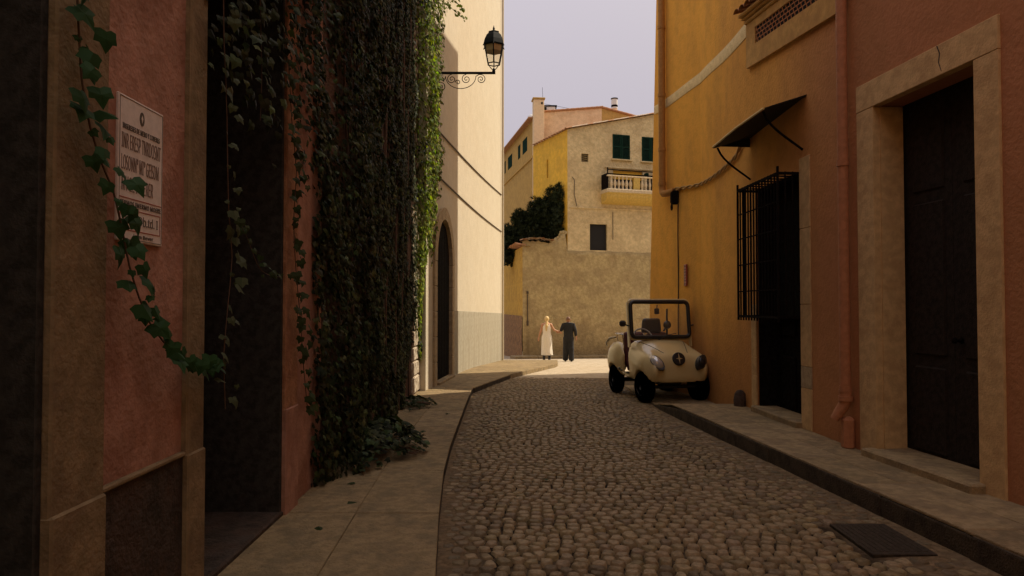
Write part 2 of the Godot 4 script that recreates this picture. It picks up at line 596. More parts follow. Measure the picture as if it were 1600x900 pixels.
# ------------------------------------------------------------------ camera, sky, sun
func light_and_camera() -> void:
	var cam := Camera3D.new()
	cam.name = "camera"
	add_child(cam)
	cam.position = Vector3(0, EYE, 0)
	cam.rotation_degrees.x = 1.41
	cam.fov = 44.5
	cam.near = 0.05
	cam.far = 900.0
	cam.current = true
	var e := Environment.new()
	e.background_mode = Environment.BG_SKY
	var sky := Sky.new()
	var sm := ProceduralSkyMaterial.new()
	sm.sky_top_color = lin(1.12, 1.04, 1.10)
	sm.sky_horizon_color = lin(0.475, 0.435, 0.495)
	sm.sky_curve = 1.2
	sm.ground_horizon_color = lin(0.45, 0.38, 0.32)
	sm.ground_bottom_color = lin(0.20, 0.16, 0.12)
	sm.sun_angle_max = 65.0
	sm.sun_curve = 0.5
	sky.sky_material = sm
	e.sky = sky
	e.tonemap_mode = Environment.TONE_MAPPER_LINEAR
	e.tonemap_exposure = 1.0
	e.sdfgi_enabled = true
	e.ssao_enabled = true
	e.ssil_enabled = true
	var w := WorldEnvironment.new()
	w.name = "world"
	w.environment = e
	add_child(w)
	var sun := DirectionalLight3D.new()
	sun.name = "sun"
	sun.light_energy = 1.6
	sun.light_color = Color(1.0, 0.94, 0.845)
	sun.light_angular_distance = 0.5
	sun.shadow_enabled = true
	add_child(sun)
	var el := deg_to_rad(47.0)
	var to := Vector3(cos(el) * 0.912, sin(el), -cos(el) * 0.410)
	sun.look_at_from_position(to * 50.0, Vector3.ZERO)


# ------------------------------------------------------------------ ground and pavements
func build_ground() -> void:
	var mb := MB.new()
	var ds := [-150.0, -60.0, -20.0, 0.0, 6.0, 12.0, 14.0, 15.0, 16.0, 17.0, 18.0, 24.0, 30.0, 40.0, 80.0, 300.0]
	var g := []
	for d in ds:
		var row := []
		for x in [-200.0, -40.0, -8.0, -3.0, 0.0, 3.0, 8.0, 40.0, 200.0]:
			row.append(P(x, ground(d) - 0.06, d))
		g.append(row)
	mb.sheet(g)
	tag(put("ground", mb, M.joint, self), "", "", "", "structure")

	# road: sandy bed between the kerbs, with the cobbles set in it; a smooth stretch beyond
	var road := setting("road")
	mb = MB.new()
	g = []
	var hn := FastNoiseLite.new()
	hn.seed = 21
	hn.frequency = 0.9
	for d in span(-9.0, 15.0, 0.12):
		var row := []
		for k in 29:
			var t := k / 28.0
			var x := lerpf(kerb_l(d) - 0.03, kerb_r(d) + 0.03, t)
			row.append(P(x, bed(x, d, hn), d))
		g.append(row)
	mb.sheet(g)
	for k in mb.P.size():
		var joint_dark := smoothstep(-0.006, -0.018, mb.P[k].y) * smoothstep(13.0, 9.0, -mb.P[k].z)  # bed darker where it lies low between the stones
		mb.C[k] = Color.WHITE.lerp(Color(0.12, 0.11, 0.10), joint_dark)
	put("sand_bed", mb, M.sand, road)
	mb = MB.new()
	g = []
	for d in span(14.98, 60.0, 0.5):
		var row := []
		for x in [-12.0, -6.0, -2.0, -0.7, 0.0, 1.0, 2.2, 3.2, 5.0, 9.0, 30.0]:
			row.append(P(x, ground(d) - 0.004, d))
		g.append(row)
	mb.sheet(g)
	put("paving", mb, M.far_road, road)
	cobbles(road, hn)


func bed(x: float, d: float, hn: FastNoiseLite) -> float:
	var l := kerb_l(d)
	var r := kerb_r(d)
	var edge := maxf(smoothstep(0.55, 0.1, x - l), smoothstep(0.9, 0.25, r - x))
	return -0.030 + 0.026 * edge + 0.0035 * hn.get_noise_2d(x * 2.0, d * 2.0) + 0.020 * smoothstep(9.0, 13.5, d) * (1.0 - edge)


func cobbles(road: Node3D, hn: FastNoiseLite) -> void:
	rng.seed = 71
	var row_h := 0.106
	var rows := []
	var d := 2.6
	var ri := 0
	while d < 15.1:
		var row := []
		var x := -1.1 + rng.randf() * 0.1
		while x < 3.6:
			var w := rng.randf_range(0.064, 0.116)
			# rows bow into shallow fans
			var bow := 0.10 * sin(x * 2.1 + 0.5 * d) + 0.05 * sin(x * 5.3 + d * 1.7)
			row.append(Vector2(x + w * 0.5 + 0.015 * sin(d * 3.0), d + bow + rng.randf_range(-0.033, 0.033)))
			x += w
		rows.append(row)
		d += row_h
		ri += 1
	var cells := []
	for r in rows.size():
		for k in rows[r].size():
			var c: Vector2 = rows[r][k]
			if c.x < kerb_l(c.y) + 0.05 or c.x > kerb_r(c.y) - 0.05 or c.y < 3.0 or (c.x > 2.17 and c.x < 2.67 and c.y > 4.32 and c.y < 5.03):
				continue
			var poly := PackedVector2Array()
			for q in 8:
				var a := TAU * q / 8.0
				poly.append(c + Vector2(cos(a), sin(a)) * 0.14)
			for rr in range(maxi(0, r - 3), mini(rows.size(), r + 4)):
				for o: Vector2 in rows[rr]:
					if o == c or absf(o.x - c.x) > 0.28 or absf(o.y - c.y) > 0.28:
						continue
					poly = clip(poly, (o + c) * 0.5, (o - c).normalized())
			var wide := 0.0
			for p in poly:
				wide += c.distance_to(p) / poly.size()
			if poly.size() < 4 or wide < 0.028:
				continue
			var out_ := PackedVector2Array()
			for p in poly:
				out_.append(p)
			cells.append([c.y * c.y + (c.x - 0.3) * (c.x - 0.3) * 1.6, c, out_])
	cells.sort_custom(func(a, b): return a[0] < b[0])
	var rest := MB.new()
	for k in cells.size():
		var c: Vector2 = cells[k][1]
		var far := smoothstep(8.0, 14.0, c.y)
		var worn := rng.randf_range(0.85, 1.0)
		var kerb_fade := lerpf(0.66, 1.0, smoothstep(0.0, 0.55, c.x - kerb_l(c.y)) * smoothstep(0.05, 1.3, kerb_r(c.y) - c.x))  # stones darken towards both kerbs
		var top := 0.001 + rng.randf_range(-0.005, 0.005) + ground(c.y)
		var tilt := Vector2(rng.randf_range(-0.04, 0.04), rng.randf_range(-0.04, 0.04))
		if k < 300:
			var mb := MB.new()
			cobble(mb, c, cells[k][2], top, tilt, worn, Vector2.ZERO)
			var o := put("cobblestone", mb, M["cobble%d" % (rng.randi() % 5)], road, false)
			mb.shift(Vector3.ZERO)
			o.position = Vector3.ZERO
		else:
			var v := rng.randf_range(0.6, 1.35) * kerb_fade
			rest.col = Color(v, v * rng.randf_range(0.95, 1.02), v * rng.randf_range(0.85, 1.05))
			cobble(rest, c, cells[k][2], top, tilt, worn, Vector2.ZERO)
	tag(put("far_cobbles", rest, M.cobble_far, road), "", "", "", "stuff")


func clip(poly: PackedVector2Array, at: Vector2, n: Vector2) -> PackedVector2Array:
	var r := PackedVector2Array()
	for k in poly.size():
		var a := poly[k]
		var b := poly[(k + 1) % poly.size()]
		var da := (a - at).dot(n)
		var db := (b - at).dot(n)
		if da <= 0.0:
			r.append(a)
		if (da < 0.0 and db > 0.0) or (da > 0.0 and db < 0.0):
			r.append(a + (b - a) * (da / (da - db)))
	return r


func cobble(mb: MB, c: Vector2, poly: PackedVector2Array, top: float, tilt: Vector2, worn: float, _o: Vector2) -> void:
	var ctr := Vector2.ZERO
	for p in poly:
		ctr += p / poly.size()
	# rounded outline: cut the corners of the cell
	var o := PackedVector2Array()
	for k in poly.size():
		var a := poly[k]
		var b := poly[(k + 1) % poly.size()]
		if a.distance_to(b) < 0.010:
			o.append((a + b) * 0.5)
			continue
		o.append(a.lerp(b, 0.14))
		o.append(a.lerp(b, 0.86))
	if (o[1] - o[0]).cross(o[2] - o[1]) < 0.0:
		o.reverse()
	var n := o.size()
	var rings := []
	for lv in [[0.92, -0.045], [0.875, -0.015], [0.79, -0.004], [0.50, 0.0]]:
		var ids := []
		for p in o:
			var dir := p - ctr
			var q: Vector2 = ctr + dir * lv[0] * worn
			var h: float = top + lv[1] + (q - ctr).dot(tilt)
			var up: Vector3 = Vector3(dir.normalized().x, 0, -dir.normalized().y)
			var nn: Vector3 = [up, (up + Vector3.UP * 0.6), (up * 0.28 + Vector3.UP), (up * 0.06 + Vector3.UP)][ids_level(lv[0])]
			ids.append(mb.vert(P(q.x, h, q.y), nn.normalized()))
		rings.append(ids)
	var m := mb.vert(P(ctr.x, top + 0.001, ctr.y), Vector3.UP)
	# plan is x against d = -z: counterclockwise in (x, d) is counterclockwise from above
	for r in rings.size() - 1:
		for k in n:
			var k2 := (k + 1) % n
			mb.face(rings[r][k], rings[r][k2], rings[r + 1][k2])
			mb.face(rings[r][k], rings[r + 1][k2], rings[r + 1][k])
	for k in n:
		mb.face(rings[3][k], rings[3][(k + 1) % n], m)


func ids_level(f: float) -> int:
	return 0 if f > 0.88 else 1 if f > 0.75 else 2 if f > 0.5 else 3


# a paving slab from four plan corners [x, d], counterclockwise from above, with a small chamfer
func slab(mb: MB, c: Array, top: Callable, thick: float, gap := 0.003, lift := 0.0, ch := 0.006) -> void:
	var m := Vector2.ZERO
	for p in c:
		m += Vector2(p[0], p[1]) / c.size()
	var up := PackedVector3Array()
	var rim := PackedVector3Array()
	var low := PackedVector3Array()
	for p in c:
		var q := Vector2(p[0], p[1])
		var dir := (m - q).normalized()
		var q0 := q + dir * gap
		var q1 := q + dir * (gap + ch * 1.6)
		var h: float = top.call(q.y) + lift
		up.append(P(q1.x, h, q1.y))
		rim.append(P(q0.x, h - ch, q0.y))
		low.append(P(q0.x, h - thick, q0.y))
	mb.poly(up)
	for k in c.size():
		var k2: int = (k + 1) % c.size()
		mb.quad(low[k], low[k2], rim[k2], rim[k])
		mb.quad(rim[k], rim[k2], up[k2], up[k])


func build_pavements() -> void:
	rng.seed = 5
	var slabs := [M.slab, M.slab_b, M.slab_c]
	# along the ivy-clad house
	var pl := setting("pavement")
	var top_l := func(d: float) -> float: return PAVE_L + ground(d)
	var mb := MB.new()
	var g := []
	for d in span(-9.0, 12.44, 0.6):
		g.append([P(LEFT - 0.6, PAVE_L - 0.022, d), P(-1.0, PAVE_L - 0.022, d), P(kerb_l(d) - 0.02, PAVE_L - 0.022, d), P(kerb_l(d) - 0.02, -0.05, d)])
	mb.sheet(g)
	put("mortar_bed", mb, M.joint, pl)
	var d0 := -8.0
	while d0 < 12.4:
		var d1 := minf(d0 + rng.randf_range(0.95, 1.35), 12.45)
		if 12.45 - d1 < 0.4:
			d1 = 12.45
		var mid0 := 0.46 + rng.randf_range(-0.01, 0.01)
		for k in 2:
			var f0 := 0.0 if k == 0 else mid0
			var f1 := mid0 if k == 0 else 1.0
			mb = MB.new()
			slab(mb, [[lerpf(LEFT, kerb_l(d0), f0), d0], [lerpf(LEFT, kerb_l(d0), f1), d0], [lerpf(LEFT, kerb_l(d1), f1), d1], [lerpf(LEFT, kerb_l(d1), f0), d1]], top_l, 0.016, 0.0025, rng.randf_range(-0.0025, 0.0025))
			put("paving_slab", mb, slabs[rng.randi() % 3], pl)
		mb = MB.new()
		slab(mb, [[kerb_l(d0) - 0.13, d0], [kerb_l(d0), d0], [kerb_l(d1), d1], [kerb_l(d1) - 0.13, d1]], top_l, 0.12, 0.001, -0.017, 0.004)
		put("kerb_stone", mb, M.kerb, pl)
		d0 = d1
	# the wider stretch before the arched door
	var pw := setting("pavement")
	var kerb2 := [[12.46, -0.66], [14.9, -0.03], [16.9, 0.62], [20.0, 1.3], [24.0, 1.55]]
	mb = MB.new()
	g = []
	for d in span(12.4, 24.0, 0.5):
		g.append([P(arch_x(d) - 0.3, ground(d) + PAVE_L - 0.02, d), P(along(kerb2, d) - 0.05, ground(d) + PAVE_L - 0.02, d)])
	mb.sheet(g)
	put("mortar_bed", mb, M.joint, pw)
	d0 = 12.46
	while d0 < 24.0:
		var d1 := minf(d0 + 1.15, 24.0)
		if d0 < 14.9 and d1 > 14.5:
			d1 = 14.9 if d1 < 15.5 else d1
		var n := 2 if d0 < 14.0 else 3
		for k in n:
			mb = MB.new()
			var a0 := lerpf(arch_x(d0), along(kerb2, d0), float(k) / n)
			var a1 := lerpf(arch_x(d0), along(kerb2, d0), (k + 1.0) / n)
			var b0 := lerpf(arch_x(d1), along(kerb2, d1), float(k) / n)
			var b1 := lerpf(arch_x(d1), along(kerb2, d1), (k + 1.0) / n)
			slab(mb, [[a0, d0], [a1, d0], [b1, d1], [b0, d1]], top_l, 0.016, 0.0025, rng.randf_range(-0.002, 0.002))
			put("paving_slab", mb, slabs[rng.randi() % 3], pw)
		mb = MB.new()
		slab(mb, [[along(kerb2, d0) - 0.13, d0], [along(kerb2, d0), d0], [along(kerb2, d1), d1], [along(kerb2, d1) - 0.13, d1]], top_l, 0.2, 0.001, -0.017, 0.004)
		put("kerb_stone", mb, M.kerb if d0 < 14.6 else M.slab, pw)  # shade put into the colour: dark kerb here, slab stone beyond
		d0 = d1
	# along the orange house
	var pr := setting("pavement")
	mb = MB.new()
	g = []
	for d in span(-9.0, 13.5, 0.5):
		g.append([P(kerb_r(d) + 0.03, -0.05, d), P(kerb_r(d) + 0.03, pave_r(d) - 0.03, d), P(wall_r(d) + 0.4, pave_r(d) - 0.03, d)])
	mb.sheet(g)
	put("mortar_bed", mb, M.joint, pr)
	d0 = -8.0
	while d0 < 13.4:
		var d1 := d0 + rng.randf_range(0.75, 1.05)
		if d0 > 9.6:
			d1 = d0 + 0.45
		d1 = minf(d1, 13.45)
		mb = MB.new()
		var out_ := rng.randf_range(-0.008, 0.008)
		slab(mb, [[kerb_r(d0) + out_, d0], [kerb_r(d0) + 0.15, d0], [kerb_r(d1) + 0.15, d1], [kerb_r(d1) + out_, d1]], pave_r, 0.24, 0.003, -0.02 + rng.randf_range(-0.003, 0.004), 0.012)
		put("kerb_stone", mb, M.kerb, pr)
		d0 = d1
	d0 = -8.2
	while d0 < 13.4:
		var d1 := d0 + rng.randf_range(0.8, 1.2)
		if d0 > 9.2:
			d1 = d0 + 0.5
		d1 = minf(d1, 13.45)
		var f := rng.randf_range(0.42, 0.58)
		for k in 2:
			mb = MB.new()
			var a0 := lerpf(kerb_r(d0) + 0.012, wall_r(d0) + 0.02, 0.0 if k == 0 else f)
			var a1 := lerpf(kerb_r(d0) + 0.012, wall_r(d0) + 0.02, f if k == 0 else 1.0)
			var b0 := lerpf(kerb_r(d1) + 0.012, wall_r(d1) + 0.02, 0.0 if k == 0 else f)
			var b1 := lerpf(kerb_r(d1) + 0.012, wall_r(d1) + 0.02, f if k == 0 else 1.0)
			slab(mb, [[a0, d0], [a1, d0], [b1, d1], [b0, d1]], pave_r, 0.018, 0.003, rng.randf_range(-0.002, 0.003))
			put("paving_slab", mb, slabs[rng.randi() % 3], pr)
		d0 = d1


# ------------------------------------------------------------------ the ivy-clad house
func build_left_house() -> void:
	var t := thing("terracotta_house", P(-4.0, 0.0, 4.0), "dark terracotta house with cream pilasters, half hidden under ivy", "house")
	var inw := Vector3.LEFT
	var org := Vector3(LEFT, 0, 0)
	var uv := Vector3.FORWARD
	var mb := MB.new()
	facade(mb, org, uv, inw, [-4.0, 0.0, 2.0, 5.9], [-0.1, 0.82, 11.0], [[0.7, 2.40, 0.0, 4.1], [3.60, 4.90, 0.0, 4.1]], 1.3)
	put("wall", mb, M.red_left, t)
	mb = MB.new()
	facade(mb, org, uv, inw, [5.9, 8.0, 12.1], [-0.1, 3.0, 7.3])
	block(mb, [[LEFT - 5.0, -4.0], [LEFT - 2.0, -4.0], [LEFT - 2.0, 5.9], [LEFT - 5.0, 5.9]], -0.1, 11.0)
	block(mb, [[LEFT - 5.0, 5.92], [LEFT - 2.0, 5.92], [LEFT - 2.0, 12.1], [LEFT - 5.0, 12.1]], -0.1, 7.3)
	quad_to(mb, [P(LEFT, 7.3, 5.9), P(LEFT - 2.1, 7.3, 5.9), P(LEFT - 2.1, 11.0, 5.9), P(LEFT, 11.0, 5.9)], Vector3.FORWARD)
	quad_to(mb, [P(LEFT, 11.0, -4.0), P(LEFT - 2.1, 11.0, -4.0), P(LEFT - 2.1, 11.0, 5.9), P(LEFT, 11.0, 5.9)], Vector3.UP)
	quad_to(mb, [P(LEFT, -0.1, 12.1), P(LEFT - 2.1, -0.1, 12.1), P(LEFT - 2.1, 7.3, 12.1), P(LEFT, 7.3, 12.1)], Vector3.FORWARD)
	quad_to(mb, [P(LEFT, -0.1, -4.0), P(LEFT - 2.1, -0.1, -4.0), P(LEFT - 2.1, 11.0, -4.0), P(LEFT, 11.0, -4.0)], Vector3.BACK)
	quad_to(mb, [P(LEFT, 7.3, 5.9), P(LEFT - 2.1, 7.3, 5.9), P(LEFT - 2.1, 7.3, 12.1), P(LEFT, 7.3, 12.1)], Vector3.UP)
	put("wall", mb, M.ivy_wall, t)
	for s in [[2.40, 2.72, 0.035], [3.42, 3.605, 0.03], [4.90, 5.17, 0.03]]:
		mb = MB.new()
		mb.box(P(LEFT + s[2] * 0.5 - 0.005, 3.69, (s[0] + s[1]) * 0.5), Vector3(s[2] + 0.01, 7.2, s[1] - s[0]), 0.008)
		put("pilaster", mb, M.ochre_trim if s[0] < 4.0 else M.red_trim, t)
		mb = MB.new()
		mb.box(P(LEFT + s[2] * 0.5, 0.45, (s[0] + s[1]) * 0.5), Vector3(s[2] + 0.02, 0.74, s[1] - s[0] + 0.006), 0.008)
		put("pilaster_base", mb, M.ochre_trim if s[0] < 4.0 else M.red_left, t)
	mb = MB.new()
	mb.box(P(LEFT + 0.006, 0.45, 3.07), Vector3(0.012, 0.74, 0.695), 0.003)
	put("plinth", mb, M.dark_plinth, t)
	mb = MB.new()
	mb.box(P(LEFT + 0.012, 0.825, 3.07), Vector3(0.03, 0.022, 0.695), 0.006)
	put("plinth_ledge", mb, M.ochre_trim, t)
	# a plain street door, deep in its opening, and a dark one close by
	for s in [[3.60, 4.90], [0.7, 2.40]]:
		var dw: float = s[1] - s[0]
		var door := MeshInstance3D.new()
		mb = MB.new()
		mb.box(P(LEFT - 1.30, 2.05, (s[0] + s[1]) * 0.5), Vector3(0.06, 4.1, dw + 0.1), 0.0)
		door = put("door", mb, M.wood_black, t)
		for k in 6:
			mb = MB.new()
			mb.box(P(LEFT - 1.256, 2.0, s[0] + dw * (k + 0.5) / 6.0), Vector3(0.03, 3.7, dw / 6.0 - 0.012), 0.006)
			put("plank", mb, M.wood_black, door)
		# added near-black linings: deep shade of the opening put into their colour
		for e in [s[0] + 0.02, s[1] - 0.02]:
			mb = MB.new()
			mb.box(P(LEFT - 0.635, 2.06, e), Vector3(1.285, 4.0, 0.036), 0.004)
			put("shade_lining", mb, M.passage_shade, t)
		mb = MB.new()
		mb.box(P(LEFT - 0.655, 4.06, (s[0] + s[1]) * 0.5), Vector3(1.25, 0.05, dw - 0.08), 0.0)
		put("shade_lining", mb, M.passage_shade, t)
		mb = MB.new()
		slab(mb, [[LEFT - 1.28, s[0] + 0.003], [LEFT + 0.02, s[0] + 0.003], [LEFT + 0.02, s[1] - 0.003], [LEFT - 1.28, s[1] - 0.003]], func(_d): return 0.125, 0.12, 0.0, 0.0, 0.012)
		put("threshold", mb, M.dark_plinth, t)
	# bared stone quoins at the far corner
	rng.seed = 9
	var h := 0.10
	while h < 2.9:
		var hh := rng.randf_range(0.16, 0.3)
		mb = MB.new()
		mb.box(P(LEFT - 0.11, h + hh * 0.5, 12.1 - 0.42 + rng.randf_range(-0.05, 0.04)), Vector3(0.27 + rng.randf_range(-0.012, 0.012), hh - 0.014, 0.94 + rng.randf_range(-0.2, 0.08)), 0.02)
		put("quoin_stone", mb, M.stone_pier, t)
		h += hh


# ------------------------------------------------------------------ the tall cream house with the arched door
func build_arch_house() -> void:
	var t := thing("cream_house", P(-3.5, 0.0, 17.5), "tall sunlit cream house with an arched door and grey plinth", "house")
	var uv := Vector3(0.098, 0, -1)
	var org := Vector3(-1.184 - 0.098 * 14.9, 0, 0)
	var out_ := Vector3(0.9952, 0, 0.0975)
	var d0 := 12.80
	var d1 := 14.30
	var spring := 2.35
	var rad := (d1 - d0) * 0.5
	var apex := spring + rad * 1.12
	var mb := MB.new()
	facade(mb, org, uv, -out_, [12.0, 16.0], [-0.8, 1.0, 9.2], [[d0, d1, -0.05, apex]], 0.0)
	facade(mb, org, uv, -out_, [16.0, 23.5], [-0.8, 9.2, 12.8])
	var at := func(d: float, h: float, o := 0.0) -> Vector3: return org + uv * d + Vector3.UP * h + out_ * o
	var arc := []
	for k in 17:
		var a := PI * k / 16.0
		arc.append(Vector2((d0 + d1) * 0.5 - cos(a) * rad, spring + sin(a) * rad * 1.12))
	for k in 16:
		quad_to(mb, [at.call(arc[k].x, arc[k].y), at.call(arc[k + 1].x, arc[k + 1].y), at.call(arc[k + 1].x, apex), at.call(arc[k].x, apex)], out_)
	block(mb, [[-8.0, 12.15], [arch_x(12.15) - 0.45, 12.15], [arch_x(16.0) - 0.45, 16.0], [-8.0, 16.0]], -0.8, 9.19)
	block(mb, [[-8.0, 16.01], [arch_x(16.01) - 0.45, 16.01], [arch_x(23.46) - 0.45, 23.46], [-8.0, 24.6]], -0.8, 12.79)
	quad_to(mb, [at.call(16.0, 9.2), at.call(16.0, 12.8), at.call(16.0, 12.8, -0.6), at.call(16.0, 9.2, -0.6)], Vector3.BACK)
	quad_to(mb, [at.call(23.5, -0.8), at.call(23.5, 12.8), Vector3(-8.0, 12.8, -24.65), Vector3(-8.0, -0.8, -24.65)], Vector3.FORWARD)
	quad_to(mb, [at.call(12.0, -0.8), at.call(12.0, 9.2), at.call(12.0, 9.2, -0.6), at.call(12.0, -0.8, -0.6)], Vector3.BACK)
	quad_to(mb, [at.call(16.0, 12.8), at.call(23.5, 12.8), at.call(23.5, 12.8, -0.6), at.call(16.0, 12.8, -0.6)], Vector3.UP)
	quad_to(mb, [at.call(12.0, 9.2), at.call(16.0, 9.2), at.call(16.0, 9.2, -0.6), at.call(12.0, 9.2, -0.6)], Vector3.UP)
	put("wall", mb, M.cream, t)
	mb = MB.new()
	var pg := []
	for d in span(14.56, 23.52, 0.5):
		var top := lerpf(1.43, 1.30, (d - 14.9) / 7.3)
		pg.append([at.call(d, -0.6, 0.012), at.call(d, top - 0.012, 0.012), at.call(d, top, 0.0), at.call(d, top, -0.05)])
	mb.sheet(pg, false, true)
	quad_to(mb, [at.call(14.56, -0.6, 0.012), at.call(14.56, 1.42, 0.012), at.call(14.56, 1.42, -0.1), at.call(14.56, -0.6, -0.1)], Vector3.BACK)
	quad_to(mb, [at.call(23.52, -0.6, 0.012), at.call(23.52, 1.29, 0.012), at.call(23.52, 1.29, -0.3), at.call(23.52, -0.6, -0.3)], Vector3.FORWARD)
	put("plinth", mb, M.cream_plinth, t)
	# stone surround, voussoirs and jambs one by one
	var wide := 0.23
	for side in [0, 1]:
		var e := d0 if side == 0 else d1
		var h := 0.05
		while h < spring - 0.01:
			var hh := minf(0.46, spring - h)
			mb = MB.new()
			var du := -wide * 0.5 if side == 0 else wide * 0.5
			mb.box(at.call(e + du, h + hh * 0.5, -0.06), Vector3(0.20, hh - 0.006, wide), 0.01, Basis(out_, Vector3.UP, out_.cross(Vector3.UP)))
			put("jamb_stone", mb, M.arch_stone, t)
			h += hh
	for k in 8:
		mb = MB.new()
		var a0 := PI * k / 8.0 + 0.006
		var a1 := PI * (k + 1) / 8.0 - 0.006
		var o := PackedVector2Array()
		for q in 4:
			var a := lerpf(a0, a1, q / 3.0)
			o.append(Vector2(-cos(a) * rad, sin(a) * rad * 1.12))
		for q in 4:
			var a := lerpf(a1, a0, q / 3.0)
			o.append(Vector2(-cos(a) * (rad + wide), sin(a) * (rad * 1.12 + wide)))
		mb.prism(o, 0.20, Transform3D(Basis(uv.normalized(), Vector3.UP, uv.normalized().cross(Vector3.UP)), at.call((d0 + d1) * 0.5, spring, -0.16 if uv.normalized().cross(Vector3.UP).dot(out_) > 0.0 else 0.04)))
		put("arch_stone", mb, M.arch_stone, t)
	mb = MB.new()
	mb.box(at.call((d0 + d1) * 0.5, 1.7, -0.085), Vector3(0.06, 3.6, d1 - d0 + 0.3), 0.0, Basis(out_, Vector3.UP, out_.cross(Vector3.UP)))
	var door := put("door", mb, M.wood_black, t)
	for k in 6:
		mb = MB.new()
		mb.box(at.call(lerpf(d0, d1, (k + 0.5) / 6.0), 1.6, -0.05), Vector3(0.03, 3.0, (d1 - d0) / 6.0 - 0.012), 0.006, Basis(out_, Vector3.UP, out_.cross(Vector3.UP)))
		put("plank", mb, M.wood_black, door)
	mb = MB.new()
	mb.box(at.call((d0 + d1) * 0.5, 0.10, -0.12), Vector3(0.42, 0.09, d1 - d0 + 0.02), 0.012, Basis(out_, Vector3.UP, out_.cross(Vector3.UP)))
	put("doorstep", mb, M.slab_c, t)
	# rain pipe down the far corner
	mb = MB.new()
	mb.tube([at.call(23.3, -0.3, 0.06), at.call(23.3, 12.7, 0.06)], 0.035, 8)
	put("drainpipe", mb, M.cream, t)
	# two old cables sagging along the wall
	for s in [[4.75, 5.2, "upper"], [3.93, 3.98, "lower"]]:
		var pts := []
		for k in 25:
			var f := k / 24.0
			var d := lerpf(12.3, 23.25, f)
			pts.append(at.call(d, lerpf(s[0], s[1], f) - 0.06 * sin(f * PI), 0.020))
		mb = MB.new()
		mb.tube(pts, 0.016, 5)
		tag(put("wall_cable", mb, M.cable, self), "%s of two thin dark cables strung along the cream wall" % s[2], "cable", "cables on the cream wall")


# ------------------------------------------------------------------ the orange house
var paint_noise := FastNoiseLite.new()
func paint(d: float, h: float) -> Color:      # ochre limewash far, brick red near; bounced light put into the far tone
	var k := smoothstep(6.2, 11.9, d + 1.2 * paint_noise.get_noise_2d(d, h) + 0.18 * (h - 2.0))
	var a := Vector3(0.45, 0.20, 0.098)
	var b := Vector3(0.90, 0.47, 0.085)
	var c := a.lerp(b, k)
	c = c.lerp(a * 0.75, 0.75 * smoothstep(1.9, 0.5, h + 0.5 * paint_noise.get_noise_2d(d * 1.5, h + 9.0)) * k)  # redder base coat, with shade near the ground painted into it
	c = c.lerp(c * 0.72, smoothstep(0.7, 0.1, h) * (0.6 + 0.6 * paint_noise.get_noise_2d(d * 2.0 + 40.0, h)))
	return Color(c.x, c.y, c.z)


